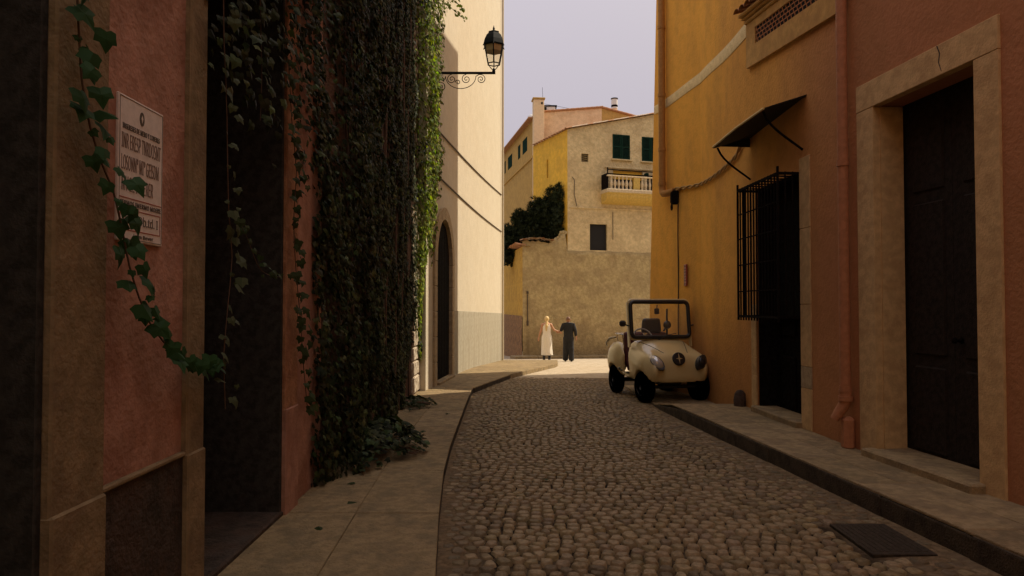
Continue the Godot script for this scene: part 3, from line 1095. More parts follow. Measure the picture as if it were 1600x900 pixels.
func build_right_house() -> void:
	paint_noise.seed = 14
	paint_noise.frequency = 0.35
	paint_noise.fractal_octaves = 4
	var top := 12.0
	var t := thing("orange_house", P(6.0, 0.0, 4.5), "weathered orange and brick red house with drainpipes and stone door frame", "house")
	var hs := [-0.1, 0.5, 1.0, 1.6, 2.2, 2.8, 3.4, 4.0, 4.8, 5.6, 6.5, 8.0, 10.0]
	var mb := MB.new()
	facade(mb, Vector3(4.0, 0, 0), Vector3(-0.1, 0, -1), Vector3(0.995, 0, -0.0995), span(-4.0, 5.0, 2.0) + span(5.0, 6.9, 0.4), hs.duplicate(), [[5.24, 6.47, 0.10, 3.385]], 0.27, paint)
	hs.append(top)
	facade(mb, Vector3(3.31 + 0.04 * 6.9, 0, 0), Vector3(-0.04, 0, -1), Vector3(0.999, 0, -0.04), span(6.9, 11.6, 0.3), hs.duplicate(), [[7.95, 9.25, 0.05, 3.06]], 0.30, paint)
	# the far stretch, its end leaning back with height
	var col := []
	for h in hs:
		var row := []
		var e: float = 13.6 - 0.0586 * minf(h, 8.0)
		for k in 8:
			var d := lerpf(11.6, e, k / 7.0)
			row.append([P(wall_r(d), h, d), paint(d, h)])
		col.append(row)
	for j in hs.size() - 1:
		for k in 7:
			quad_to(mb, [col[j][k][0], col[j][k + 1][0], col[j + 1][k + 1][0], col[j + 1][k][0]], Vector3(-0.97, 0, 0.24), [col[j][k][1], col[j][k + 1][1], col[j + 1][k + 1][1], col[j + 1][k][1]])
		mb.col = col[j][7][1]
		var q0: Vector3 = col[j][7][0]
		var q1: Vector3 = col[j + 1][7][0]
		quad_to(mb, [q0, q1, Vector3(9.0, q1.y, q1.z), Vector3(9.0, q0.y, q0.z)], Vector3.FORWARD)
	mb.col = Color(0.43, 0.135, 0.052)
	block(mb, [[5.2, -4.0], [9.0, -4.0], [9.0, 6.9], [4.3, 6.9]], -0.1, 9.99)
	block(mb, [[3.85, 6.92], [9.0, 6.92], [9.0, 12.9], [3.6, 12.9], [3.75, 9.0]], -0.1, top - 0.01)
	for r in [[[P(4.4, 10.0, -4.0), P(3.31, 10.0, 6.9), P(9.0, 10.0, 6.9), P(9.0, 10.0, -4.0)], 0], [[P(3.31, top, 6.9), P(3.122, top, 11.6), P(wall_r(13.1), top, 13.1), P(9.0, top, 13.1), P(9.0, top, 6.9)], 1]]:
		for k in range(1, r[0].size() - 1):
			mb.tri(r[0][0], r[0][k + 1], r[0][k])
	quad_to(mb, [P(3.31, 9.9, 6.9), P(9.0, 9.9, 6.9), P(9.0, top, 6.9), P(3.31, top, 6.9)], Vector3.BACK)
	quad_to(mb, [P(4.4, -0.1, -4.0), P(9.0, -0.1, -4.0), P(9.0, 10.0, -4.0), P(4.4, 10.0, -4.0)], Vector3.BACK)
	mb.col = Color.WHITE
	put("wall", mb, M.wall_paint, t)

	# painted band round the far end, a little wavy
	mb = MB.new()
	var g := []
	for k in 31:
		var d := lerpf(9.0, 13.27, k / 30.0)
		var h := 5.20 + 0.022 * sin(d * 2.3) - 0.03 * smoothstep(11.0, 13.0, d)
		var w := lerpf(0.215, 0.165, k / 30.0)
		var x := wall_r(d)
		g.append([P(x + 0.02, h, d), P(x - 0.008, h + 0.004, d), P(x - 0.008, h + w - 0.004, d), P(x + 0.02, h + w, d)])
	mb.sheet(g)
	put("painted_band", mb, M.band, t)

	build_big_door(t)
	build_grille_door(t)
	build_bay(t)
	build_canopy(t)

	# far drainpipe with its elbow
	var fx := func(d: float, o: float) -> float: return wall_r(d) - o
	mb = MB.new()
	var dp := 12.78
	mb.tube([P(fx.call(dp, 0.09), 13.0, dp), P(fx.call(dp, 0.09), 3.68, dp), P(fx.call(dp, 0.09), 3.60, dp - 0.02), P(fx.call(dp, 0.085), 3.56, dp - 0.08), P(fx.call(dp - 0.16, 0.08), 3.55, dp - 0.18), P(fx.call(dp - 0.3, 0.02), 3.57, dp - 0.33)], 0.062, 10)
	var fp := put("drainpipe", mb, M.pipe_ochre, t)
	for h in [5.35, 4.35, 3.72, 6.6]:
		mb = MB.new()
		mb.tube([P(fx.call(dp, 0.09), h, dp), P(fx.call(dp, 0.09), h + 0.06, dp)], 0.072, 10)
		put("pipe_collar", mb, M.pipe_ochre, fp)
	# near drainpipe and its spout
	var nd := 6.86
	var nx := wall_r(nd) - 0.075
	mb = MB.new()
	mb.tube([P(nx, 13.0, nd), P(nx, 0.76, nd)], 0.052, 12)
	var np := put("drainpipe", mb, M.pipe_red, t)
	for s in [[0.70, 0.72, 0.062], [0.64, 0.76, 0.058], [0.615, 0.66, 0.07], [2.9, 2.96, 0.06], [5.2, 5.26, 0.06]]:
		mb = MB.new()
		mb.tube([P(nx, s[0], nd), P(nx, s[1], nd)], s[2], 12)
		put("pipe_collar", mb, M.pipe_red, np)
	mb = MB.new()
	mb.tube([P(nx, 0.63, nd), P(nx - 0.01, 0.57, nd + 0.01), P(nx - 0.05, 0.50, nd + 0.03), P(nx - 0.085, 0.43, nd + 0.05)], [0.055, 0.056, 0.05, 0.042], 12)
	put("pipe_spout", mb, M.pipe_red, np)
	mb = MB.new()
	mb.box(P(nx + 0.02, 0.30, nd), Vector3(0.11, 0.32, 0.12), 0.03)
	put("pipe_foot", mb, M.pipe_red, np)
	# bundled cable from the elbow to the canopy, the meter box under it and the wire down
	var pts := []
	for k in 33:
		var f := k / 32.0
		var d := lerpf(12.45, 9.5, f)
		var h := 3.60 + 0.10 * f - 0.12 * sin(f * PI) + 0.16 * smoothstep(0.85, 1.0, f)
		pts.append([d, h])
	for s in 2:
		mb = MB.new()
		var q := []
		for k in 33:
			q.append(P(wall_r(pts[k][0]) - 0.03 - 0.012 * cos(k * 1.3 + s * PI), pts[k][1] + 0.022 * sin(k * 1.3 + s * PI), pts[k][0]))
		mb.tube(q, 0.015, 6)
		tag(put("bundled_cable", mb, M.cable_ochre, self), ["outer strand of the ochre cable twisted along the orange wall to the canopy", "inner strand of the ochre cable twisted along the orange wall to the canopy"][s], "cable", "twisted cables on the orange wall")
	var bx := wall_r(12.37) - 0.07
	var j := thing("junction_box", P(bx, 3.30, 12.37), "small dark junction box below the drainpipe elbow on the orange wall", "junction box")
	mb = MB.new()
	mb.box(P(bx + 0.01, 3.44, 12.37), Vector3(0.12, 0.24, 0.12), 0.015)
	put("case", mb, M.iron, j)
	mb = MB.new()
	mb.box(P(bx - 0.055, 3.44, 12.37), Vector3(0.014, 0.18, 0.09), 0.005)
	put("lid", mb, M.iron, j)
	mb = MB.new()
	var loop := []
	for k in 12:
		var a := TAU * k / 12.0
		loop.append(P(bx - 0.045, 3.27 + 0.05 * sin(a), 12.37 + 0.05 * cos(a)))
	mb.tube(loop, 0.012, 6, true)
	put("hook", mb, M.iron, j)
	mb = MB.new()
	var wire := []
	for k in 15:
		var f := k / 14.0
		wire.append(P(wall_r(12.33) - 0.02 - 0.004 * sin(f * 9.0), lerpf(3.32, 0.9, f), 12.33 + 0.035 * sin(f * 2.4)))
	mb.tube(wire, 0.011, 5)
	tag(put("thin_wire", mb, M.cable, self), "thin dark wire hanging straight down from the junction box", "wire")
	# red plate on the wall
	var px := wall_r(12.1)
	var r := thing("red_plate", P(px, 1.87, 12.1), "narrow upright red plate fixed to the orange wall above the car", "plate")
	mb = MB.new()
	mb.box(P(px - 0.012, 2.06, 12.1), Vector3(0.024, 0.37, 0.17), 0.006)
	put("plate", mb, M.plaque_red, r)
	for k in 7:
		mb = MB.new()
		mb.box(P(px - 0.026, 1.91 + 0.05 * k, 12.08), Vector3(0.006, 0.014, 0.10), 0.002)
		put("rib", mb, M.cable, r)


func build_big_door(t: Node3D) -> void:
	var u := Vector3(-0.1, 0, -1).normalized()
	var out_ := Vector3(-0.995, 0, 0.0995)
	var at := func(d: float, h: float, o := 0.0) -> Vector3: return P(4.0 - 0.1 * d, h, d) + out_ * o
	var bs := Basis(u, Vector3.UP, u.cross(Vector3.UP))
	# stone frame: two jambs and a lintel
	var fr := MB.new()
	for s in [[5.0, 5.24], [6.47, 6.725]]:
		fr = MB.new()
		fr.box(at.call((s[0] + s[1]) * 0.5, 1.765, -0.02), Vector3((s[1] - s[0]) * 1.005, 3.225, 0.08), 0.004, bs)
		put("door_jamb", fr, M.frame_stone, t)
	fr = MB.new()
	fr.box(at.call(5.8625, 3.505, -0.019), Vector3(1.735, 0.25, 0.082), 0.004, bs)
	put("door_lintel", fr, M.frame_stone, t)
	# hairline crack running down the lintel
	fr = MB.new()
	var crack := PackedVector2Array([Vector2(0.0, 0.24), Vector2(0.03, 0.17), Vector2(0.018, 0.10), Vector2(0.05, 0.02), Vector2(0.056, 0.02), Vector2(0.028, 0.10), Vector2(0.042, 0.17), Vector2(0.012, 0.24)])
	fr.prism(crack, 0.003, Transform3D(Basis(u, Vector3.UP, u.cross(Vector3.UP)) if u.cross(Vector3.UP).dot(out_) > 0.0 else Basis(-u, Vector3.UP, (-u).cross(Vector3.UP)), at.call(5.62, 3.385, 0.0205)))
	put("crack", fr, M.bush_stem, t)
	# reveal lining of stone
	for s in [5.247, 6.463]:
		fr = MB.new()
		fr.box(at.call(s, 1.76, -0.16), Vector3(0.012, 3.23, 0.22), 0.0, bs)
		put("door_reveal", fr, M.frame_stone, t)
	var mb := MB.new()
	mb.box(at.call(5.855, 1.75, -0.335), Vector3(1.3, 3.4, 0.07), 0.0, bs)
	var door := put("door", mb, M.wood_dark, t)
	for k in 2:
		for p in [[0.35, 0.75], [1.2, 1.35], [2.65, 0.95]]:
			mb = MB.new()
			mb.box(at.call(5.5475 + 0.615 * k, p[0] + p[1] * 0.5 - 0.1, -0.295), Vector3(0.40, p[1], 0.03), 0.022, bs)
			put("door_panel", mb, M.wood_dark, door)
		mb = MB.new()
		mb.box(at.call(5.5475 + 0.615 * k, 1.75, -0.302), Vector3(0.58, 3.3, 0.012), 0.004, bs)
		put("door_leaf", mb, M.wood_dark, door)
	mb = MB.new()
	mb.box(at.call(5.855, 0.185, -0.09), Vector3(1.36, 0.09, 0.46), 0.014, bs)
	put("doorstep", mb, M.slab_c, t)
	mb = MB.new()
	mb.lathe([Vector2(0.0, 0.0), Vector2(0.03, 0.0), Vector2(0.012, 0.02), Vector2(0.012, 0.04), Vector2(0.028, 0.055), Vector2(0.02, 0.075), Vector2(0.0, 0.08)], 12, Transform3D(Basis(u, out_, u.cross(out_)), at.call(5.78, 1.25, -0.28)))
	put("door_knob", mb, M.iron, door)


func build_grille_door(t: Node3D) -> void:
	var u := Vector3(-0.04, 0, -1).normalized()
	var out_ := Vector3(-0.999, 0, 0.04)
	var bs := Basis(u, Vector3.UP, u.cross(Vector3.UP))
	var at := func(d: float, h: float, o := 0.0) -> Vector3: return P(3.586 - 0.04 * d, h, d) + out_ * o
	var mb: MB
	for s in [[7.70, 7.95, 3.2], [9.25, 9.42, 1.4]]:
		for p in [[0.16, 0.62], [0.62, 0.86], [0.86, 1.55], [1.55, 2.4], [2.4, 3.2]]:
			if p[0] > s[2] - 0.1:
				continue
			mb = MB.new()
			mb.box(at.call((s[0] + s[1]) * 0.5, (p[0] + p[1]) * 0.5, -0.020), Vector3(s[1] - s[0], p[1] - p[0] - 0.003, 0.07), 0.005, bs)
			put("jamb_stone", mb, M.frame_stone if p[0] != 0.62 or s[0] > 8.0 else M.arch_stone, t)
	mb = MB.new()
	mb.box(at.call(8.6, 1.6, -0.345), Vector3(1.36, 3.2, 0.06), 0.0, bs)
	var door := put("door", mb, M.wood_black, t)
	for k in 2:
		mb = MB.new()
		mb.box(at.call(8.28 + 0.64 * k, 1.6, -0.305), Vector3(0.60, 2.85, 0.03), 0.01, bs)
		put("door_leaf", mb, M.wood_black, door)
		for p in [0.55, 1.5, 2.4]:
			mb = MB.new()
			mb.box(at.call(8.28 + 0.64 * k, p, -0.28), Vector3(0.40, 0.7, 0.03), 0.02, bs)
			put("door_panel", mb, M.wood_black, door)
	mb = MB.new()
	mb.box(at.call(8.6, 0.19, -0.08), Vector3(1.34, 0.08, 0.34), 0.012, bs)
	put("doorstep", mb, M.slab_c, t)
	for e in [7.968, 9.232]:
		mb = MB.new()
		mb.box(at.call(e, 1.60, -0.16), Vector3(0.03, 2.86, 0.28), 0.004, bs)
		put("door_frame", mb, M.wood_black, t)
	mb = MB.new()
	mb.box(at.call(8.6, 3.04, -0.16), Vector3(1.22, 0.035, 0.28), 0.004, bs)
	put("door_frame", mb, M.wood_black, t)
	# the cage of iron bars over its upper part
	var o := 0.25
	var lo := 1.38
	var hi := 3.06
	mb = MB.new()
	for h in [lo + 0.02, hi - 0.02]:
		mb.beam(at.call(7.97, h, o), at.call(9.24, h, o), 0.022, 0.03)
		for d in [7.97, 9.24]:
			mb.beam(at.call(d, h, -0.02), at.call(d, h, o), 0.022, 0.03)
	for h in [1.72, 2.06, 2.40, 2.72]:
		mb.beam(at.call(7.97, h, o), at.call(9.24, h, o), 0.008, 0.016)
	var cage := put("window_grille", mb, M.iron, t)
	for k in 15:
		mb = MB.new()
		var d := lerpf(7.975, 9.235, k / 14.0)
		mb.tube([at.call(d, lo - 0.03, o), at.call(d, hi + (0.06 if k == 0 or k == 14 else 0.0), o)], 0.016 if k == 0 or k == 14 else 0.011, 6)
		put("bar", mb, M.iron, cage)
	for d in [7.97, 9.24]:
		for k in 2:
			mb = MB.new()
			mb.tube([at.call(d, lo, 0.08 + 0.085 * k), at.call(d, hi, 0.08 + 0.085 * k)], 0.010, 6)
			put("bar", mb, M.iron, cage)
	for k in 6:
		mb = MB.new()
		var d := lerpf(8.15, 9.05, k / 5.0)
		mb.tube([at.call(d, hi - 0.02, -0.02), at.call(d, hi - 0.02, o)], 0.009, 6)
		put("bar", mb, M.iron, cage)
	# boarded shutter behind the bars
	mb = MB.new()
	mb.box(at.call(8.6, 2.21, -0.22), Vector3(1.24, 1.66, 0.04), 0.01, bs)
	put("shutter", mb, M.wood_black, t)
	# guard stone beside the door
	mb = MB.new()
	mb.lathe([Vector2(0.085, -0.02), Vector2(0.09, 0.08), Vector2(0.075, 0.17), Vector2(0.04, 0.215), Vector2(0.0, 0.225)], 12, Transform3D(Basis.IDENTITY, at.call(9.72, 0.155, 0.06)))
	tag(put("guard_stone", mb, M.dark_plinth, self), "small dark rounded guard stone at the foot of the orange wall", "guard stone")


func build_bay(t: Node3D) -> void:
	# panel of the upper storey, a little proud of the wall and not quite level
	var a := P(3.26, 0, 6.95)
	var b := P(3.16, 0.26, 9.42)
	var u := (b - a).normalized()
	var far_b := b + u * 0.0
	var out_ := u.cross(Vector3.UP).normalized()
	if out_.x > 0.0:
		out_ = -out_
	var L := a.distance_to(b)
	var start := -0.02
	var mb := MB.new()
	var l0 := L - 0.31
	facade(mb, a, u, -out_, [start, L], [4.47, 5.06], [[0.30, l0, 4.73, 4.95]], 0.026)
	for q in [[4.47, Vector3.DOWN], [5.06, Vector3.UP]]:
		quad_to(mb, [a + Vector3.UP * q[0], far_b + Vector3.UP * q[0], P(3.25, q[0] + 0.26, 9.42), P(3.32, q[0], 6.95)], q[1])
	quad_to(mb, [far_b + Vector3.UP * 4.47, far_b + Vector3.UP * 5.06, P(3.3, 5.32, 9.42), P(3.3, 4.73, 9.42)], Vector3.FORWARD)
	var bay := put("bay", mb, M.bay, t)
	mb = MB.new()
	var bs := Basis(u, u.cross(Vector3.UP).normalized().cross(u), u.cross(Vector3.UP).normalized())
	mb.box(a + u * (L * 0.5) + Vector3.UP * 4.84 - out_ * 0.030, Vector3(L - 0.1, 0.4, 0.012), 0.0, bs)
	put("dark_backing", mb, M.dark_room, bay)
	# clay lattice: four rows of small openings, shifted row by row, between thin slanting ribs
	mb = MB.new()
	var n := 19
	var w := (l0 - 0.30) / n
	for r in 5:
		var y0 := 4.73 + r * 0.055
		mb.beam(a + u * 0.30 + Vector3.UP * y0 - out_ * 0.008, a + u * l0 + Vector3.UP * y0 - out_ * 0.008, 0.005, 0.011)
		if r == 4:
			break
		for k in n:
			var f := 0.30 + w * (k + (0.5 if r % 2 else 0.1))
			mb.beam(a + u * f + Vector3.UP * y0 - out_ * 0.008, a + u * (f + 0.012) + Vector3.UP * (y0 + 0.055) - out_ * 0.008, 0.005, 0.010, u)
	tag(put("clay_lattice", mb, M.lattice, bay), "", "", "", "stuff")
	# moulded slab above and the balcony floor over it
	for s in [[5.06, 0.05, 0.03, 0.0], [5.112, 0.03, 0.07, 0.0], [5.145, 0.05, 0.11, 0.0]]:
		mb = MB.new()
		mb.box(a + u * (L * 0.5 + s[3] * 0.5) + Vector3.UP * (s[0] + s[1] * 0.5) + out_ * (s[2] - 0.5) * 0.5, Vector3(L - s[3] * 0.2, s[1] - 0.002, 0.5 + s[2]), 0.012, bs)
		put("moulding", mb, M.bay, bay)
	for k in 13:
		mb = MB.new()
		var arc := []
		for q in 7:
			var an := PI * q / 6.0
			arc.append(Vector3(-cos(an), sin(an), 0))
		var g := []
		for e in [0.0, 0.22]:
			var row := []
			for q in 7:
				row.append(a + u * (0.12 + 0.19 * k + arc[q].x * 0.09) + Vector3.UP * (5.20 + arc[q].y * 0.05 + (0.22 - e) * 0.3) + out_ * (e - 0.05))
			g.append(row)
		mb.sheet(g)
		put("roof_tile", mb, M.tile, bay)
	mb = MB.new()
	facade(mb, a - out_ * 0.07, u, -out_, [start, L], [5.25, 11.7])
	quad_to(mb, [far_b + Vector3.UP * 5.25 - out_ * 0.07, far_b + Vector3.UP * 11.7 - out_ * 0.07, P(3.3, 12.2, 9.42), P(3.3, 5.5, 9.42)], Vector3.FORWARD)
	put("bay_wall", mb, M.bay, bay)


func build_canopy(t: Node3D) -> void:
	# sheet-iron canopy over the barred door, tilted to the street
	var out_ := Vector3(-0.999, 0, 0.04)
	var at := func(d: float, h: float, o := 0.0) -> Vector3: return P(3.586 - 0.04 * d, h, d) + out_ * o
	var c0: Vector3 = at.call(7.77, 3.885, 0.0)
	var c1: Vector3 = at.call(7.77, 3.73, 0.48)
	var c2: Vector3 = at.call(9.50, 3.69, 0.48)
	var c3: Vector3 = at.call(9.44, 3.80, 0.0)
	var mb := MB.new()
	var g := []
	var g2 := []
	for i in 7:
		var f := i / 6.0
		var row := []
		var row2 := []
		for k in 5:
			var e := k / 4.0
			var p := c0.lerp(c3, f).lerp(c1.lerp(c2, f), e) + Vector3.UP * (0.018 * sin(f * 5.0) * e)
			row.append(p)
			row2.append(p + Vector3.DOWN * 0.012)
		g.append(row)
		g2.append(row2)
	mb.sheet(g)
	mb.sheet(g2, false, true)
	for i in 6:
		mb.quad(g[i][4], g[i + 1][4], g2[i + 1][4], g2[i][4])
	for k in 4:
		mb.quad(g[0][k], g[0][k + 1], g2[0][k + 1], g2[0][k])
		mb.quad(g[6][k + 1], g[6][k], g2[6][k], g2[6][k + 1])
	var c := put("canopy", mb, M.canopy, t)
	mb = MB.new()
	mb.tube([c1 + Vector3.DOWN * 0.008 + out_ * 0.006, c1.lerp(c2, 0.5) + Vector3.UP * 0.012 + out_ * 0.006, c2 + Vector3.DOWN * 0.008 + out_ * 0.006], 0.013, 6)
	put("canopy_lit_lip", mb, M.canopy_lit_lip, c)
	# closed far cheek and two curved struts
	mb = MB.new()
	mb.tri(c3, c2, at.call(9.44, 3.67, 0.0))
	put("cheek", mb, M.canopy, c)
	for s in [[9.45, 3.68], [7.9, 3.74]]:
		mb = MB.new()
		var q := []
		for k in 9:
			var f := k / 8.0
			q.append(at.call(s[0] - 0.02 * f, s[1] - 0.02 - 0.43 * pow(f, 0.8), 0.44 - 0.44 * f + 0.05 * sin(f * PI) * (1.0 - f)))
		mb.tube(q, 0.014, 6)
		put("strut", mb, M.iron, c)


# ------------------------------------------------------------------ houses out of sight that shade the street
func build_hidden() -> void:
	var mb := MB.new()
	block(mb, [[3.9, 14.60], [3.9, 17.36], [10.0, 20.1], [10.0, 17.35]], -0.6, 12.95)
	tag(put("side_house", mb, M.far_ochre, self), "ochre house behind the orange one, out of the frame", "house")
	mb = MB.new()
	mb.prism(PackedVector2Array([Vector2(0, -0.5), Vector2(1.5, -0.5), Vector2(1.5, 6.9), Vector2(0, 4.4)]), 0.25, Transform3D(Basis(Vector3(0.5, 0, -1.3).normalized(), Vector3.UP, Vector3(0.5, 0, -1.3).normalized().cross(Vector3.UP)), P(3.3, 0, 13.6)))  # added out of view, slanted top shaped to cut the strip of sunlight
	tag(put("added_alley_wall", mb, M.far_plaster, self), "unseen plaster wall added behind the orange house to trim the strip of sunlight", "wall")
	mb = MB.new()
	block(mb, [[-14.0, -16.0], [14.0, -16.0], [14.0, -8.5], [-14.0, -8.5]], -0.1, 9.0)  # added behind the view to darken the near street
	tag(put("added_end_house", mb, M.far_ochre, self), "unseen ochre house added behind the viewer to keep light off the near street", "house")


# ------------------------------------------------------------------ the houses at the end of the street
var FA := Vector3(2.373, 0, -30.0)
var FU := Vector3(0.952, 0, -0.307)
var FN := Vector3(0.307, 0, 0.952)

func fp(u: float, h: float, o := 0.0) -> Vector3:
	return FA + FU * u + Vector3.UP * h + FN * o


func build_far_house() -> void:
	var t := thing("plaster_house", P(4.5, -0.7, 33.0), "plaster house with green shutters and a balustraded balcony", "house")
	var bs := Basis(FU, Vector3.UP, FU.cross(Vector3.UP))
	var roof := func(u: float) -> float: return 9.09 + 0.235 * u
	var mb := MB.new()
	var hs := [3.86, 5.7, 7.0, 8.5, 9.05]
	facade(mb, FA, FU, -FN, [0.0, 5.0, 9.0], hs, [[2.13, 2.97, 7.95, 9.04], [3.56, 4.40, 7.93, 9.03], [0.65, 0.98, 7.73, 8.09], [1.04, 1.86, 3.92, 5.06], [2.15, 3.6, 6.5, 7.45]], 0.18)
	quad_to(mb, [fp(0, 9.05), fp(9.0, 9.05), fp(9.0, roof.call(9.0)), fp(0, roof.call(0))], FN)
	put("wall", mb, M.far_plaster, t)
	# side wall, running back and away
	var s0 := FA
	var s1 := P(1.0, 0, 33.2)
	var su := (s1 - s0).normalized()
	var sn := su.cross(Vector3.UP)
	if sn.x > 0.0:
		sn = -sn
	var sl := s0.distance_to(s1)
	mb = MB.new()
	facade(mb, s0, su, -sn, [0.0, sl], [0.0, 9.08], [[1.86, 2.02, 7.3, 8.15]], 0.15)
	mb.shift(Vector3.ZERO)
	put("side_wall", mb, M.far_yellow, t)
	mb = MB.new()
	mb.box(s0 + su * 1.94 + Vector3.UP * 7.72 - sn * 0.17, Vector3(0.3, 0.95, 0.04), 0.0, Basis(su, Vector3.UP, su.cross(Vector3.UP)))
	put("slit_window", mb, M.wood_dark, t)
	mb = MB.new()
	quad_to(mb, [fp(-0.05, 9.12, 0.1), fp(9.0, roof.call(9.0) + 0.03, 0.1), fp(9.0, roof.call(9.0) + 0.03, -3.4), fp(-0.05, 9.12, -3.4)], Vector3.UP)
	quad_to(mb, [fp(9.0, -0.8), fp(9.0, roof.call(9.0)), fp(9.0, roof.call(9.0), -3.4), fp(9.0, -0.8, -3.4)], FU)
	var rf := put("roof", mb, M.tile, t)
	# verge tiles, half-round and laid one over the next
	var tm := MB.new()
	var g := []
	for i in 2:
		var row := []
		for q in 7:
			var a := PI * q / 6.0
			row.append(Vector3(-0.14 + 0.28 * i, sin(a) * (0.045 + 0.012 * i), -cos(a) * (0.09 + 0.015 * i)))
		g.append(row)
	tm.sheet(g)
	var tmesh := tm.mesh()
	for k in 34:
		var u := 0.02 + 0.245 * k
		again("verge_tile", tmesh, M.verge if k % 4 else M.tile, rf, Transform3D(Basis(Vector3(FU.x, 0.235, FU.z).normalized(), Vector3(-FU.x * 0.235, 1, -FU.z * 0.235).normalized(), FU.cross(Vector3.UP)), fp(u, roof.call(u) + 0.03, 0.06) - t.position))
	var drop := sl / 13.0
	for k in 13:
		again("eave_tile", tmesh, M.tile, rf, Transform3D(Basis(su, Vector3.UP, su.cross(Vector3.UP)).scaled_local(Vector3(0.9, 0.8, 0.9)), s0 + su * (0.1 + drop * k) + Vector3.UP * 9.09 + sn * 0.06 - t.position))
	# shuttered windows
	for s in [[2.13, 2.97, 7.95, 9.04, 0], [3.56, 4.40, 7.93, 9.03, 1]]:
		mb = MB.new()
		mb.box(fp((s[0] + s[1]) * 0.5, (s[2] + s[3]) * 0.5, -0.15), Vector3(s[1] - s[0] + 0.1, s[3] - s[2] + 0.1, 0.04), 0.0, bs)
		var w := put("window", mb, M.dark_room, t)
		for k in 2:
			var u0: float = lerpf(s[0], s[1], 0.5 * k) + 0.008
			var u1: float = lerpf(s[0], s[1], 0.5 * k + 0.5) - 0.008
			mb = MB.new()
			for e in [u0 + 0.025, u1 - 0.025]:
				mb.box(fp(e, (s[2] + s[3]) * 0.5, 0.012), Vector3(0.05, s[3] - s[2] - 0.01, 0.045), 0.006, bs)
			for e in [s[2] + 0.035, (s[2] + s[3]) * 0.5, s[3] - 0.035]:
				mb.box(fp((u0 + u1) * 0.5, e, 0.010), Vector3(u1 - u0 - 0.1, 0.06, 0.04), 0.006, bs)
			for q in 22:
				var hq: float = lerpf(s[2] + 0.09, s[3] - 0.09, q / 21.0)
				if absf(hq - (s[2] + s[3]) * 0.5) < 0.04:
					continue
				mb.box(fp((u0 + u1) * 0.5, hq, 0.006), Vector3(u1 - u0 - 0.1, 0.032, 0.008), 0.0, bs.rotated(FU, -0.75))
			put("shutter", mb, M.shutter, w)
		mb = MB.new()
		mb.box(fp((s[0] + s[1]) * 0.5, s[2] - 0.035, 0.04), Vector3(s[1] - s[0] + 0.16, 0.06, 0.14), 0.012, bs)
		put("sill", mb, M.far_plaster, w)
	mb = MB.new()
	mb.box(fp(0.815, 7.91, -0.12), Vector3(0.4, 0.42, 0.03), 0.0, bs)
	var v := put("vent", mb, M.wood_black, t)
	for k in 4:
		mb = MB.new()
		mb.box(fp(0.815, 7.78 + 0.085 * k, -0.06), Vector3(0.33, 0.018, 0.04), 0.0, bs)
		put("vent_bar", mb, M.rubble, v)
	mb = MB.new()
	mb.box(fp(1.45, 4.49, -0.14), Vector3(0.9, 1.2, 0.05), 0.0, bs)
	put("dark_window", mb, M.dark_room, t)
	# string course and drip ledges
	for s in [[0.1, 9.0, 5.74, 0.05], [1.75, 9.0, 7.56, 0.07]]:
		mb = MB.new()
		mb.box(fp((s[0] + s[1]) * 0.5, s[2], s[3] * 0.5 - 0.02), Vector3(s[1] - s[0], 0.07, s[3] + 0.04), 0.015, bs)
		put("ledge", mb, M.far_plaster, t)
	mb = MB.new()
	mb.tube([fp(2.12, 5.6, 0.03), fp(2.12, 4.4, 0.03)], 0.014, 6)
	mb.tube([fp(0.2, 7.05, 0.03), fp(0.32, 6.9, 0.03), fp(0.30, 6.3, 0.03), fp(0.42, 5.8, 0.03)], 0.014, 6)
	put("wall_pipe", mb, M.cable, t)
	# balcony
	mb = MB.new()
	mb.box(fp(2.88, 6.77, -0.15), Vector3(1.5, 0.62, 0.04), 0.0, bs)
	put("balcony_door", mb, M.wood_dark, t)
	mb = MB.new()
	mb.box(fp(2.88, 7.29, -0.13), Vector3(1.5, 0.40, 0.06), 0.0, bs)
	put("door_panel", mb, M.far_yellow, t)
	mb = MB.new()
	var so := []
	for q in 7:
		var a := PI * 0.5 * q / 6.0
		so.append(Vector2(0.62 * sin(a), 6.30 - 0.36 * (cos(a))))
	var o := PackedVector2Array()
	o.append(Vector2(-0.02, 6.46))
	o.append(Vector2(-0.02, 5.94))
	for q in so:
		o.append(q)
	o.append(Vector2(0.66, 6.33))
	o.append(Vector2(0.66, 6.46))
	mb.prism(o, 6.2, Transform3D(Basis(FN, Vector3.UP, FN.cross(Vector3.UP)), fp(7.78 if FN.cross(Vector3.UP).dot(FU) < 0.0 else 1.58, 0.0)))
	var bal := put("balcony", mb, M.balcony, t)
	mb = MB.new()
	mb.box(fp(4.68, 6.445, 0.32), Vector3(6.26, 0.17, 0.72), 0.03, bs)
	put("slab_edge", mb, M.balcony_white, bal)
	# balustrade
	var bm := MB.new()
	bm.lathe([Vector2(0.06, 0.0), Vector2(0.06, 0.04), Vector2(0.035, 0.06), Vector2(0.045, 0.10), Vector2(0.075, 0.20), Vector2(0.07, 0.27), Vector2(0.035, 0.38), Vector2(0.03, 0.44), Vector2(0.05, 0.47), Vector2(0.05, 0.53)], 10)
	var bmesh := bm.mesh()
	for k in 32:
		if k in [6, 7, 14, 15, 22, 23]:
			continue
		again("baluster", bmesh, M.balcony_white, bal, Transform3D(Basis.IDENTITY, fp(1.80 + 0.185 * k, 6.54, 0.52) - t.position - bal.position))
	for k in [6.5, 14.5, 22.5]:
		mb = MB.new()
		mb.box(fp(1.80 + 0.185 * k, 6.80, 0.52), Vector3(0.30, 0.53, 0.15), 0.012, bs)
		put("balustrade_pier", mb, M.balcony, bal)
	mb = MB.new()
	mb.box(fp(4.68, 7.09, 0.52), Vector3(6.2, 0.06, 0.17), 0.015, bs)
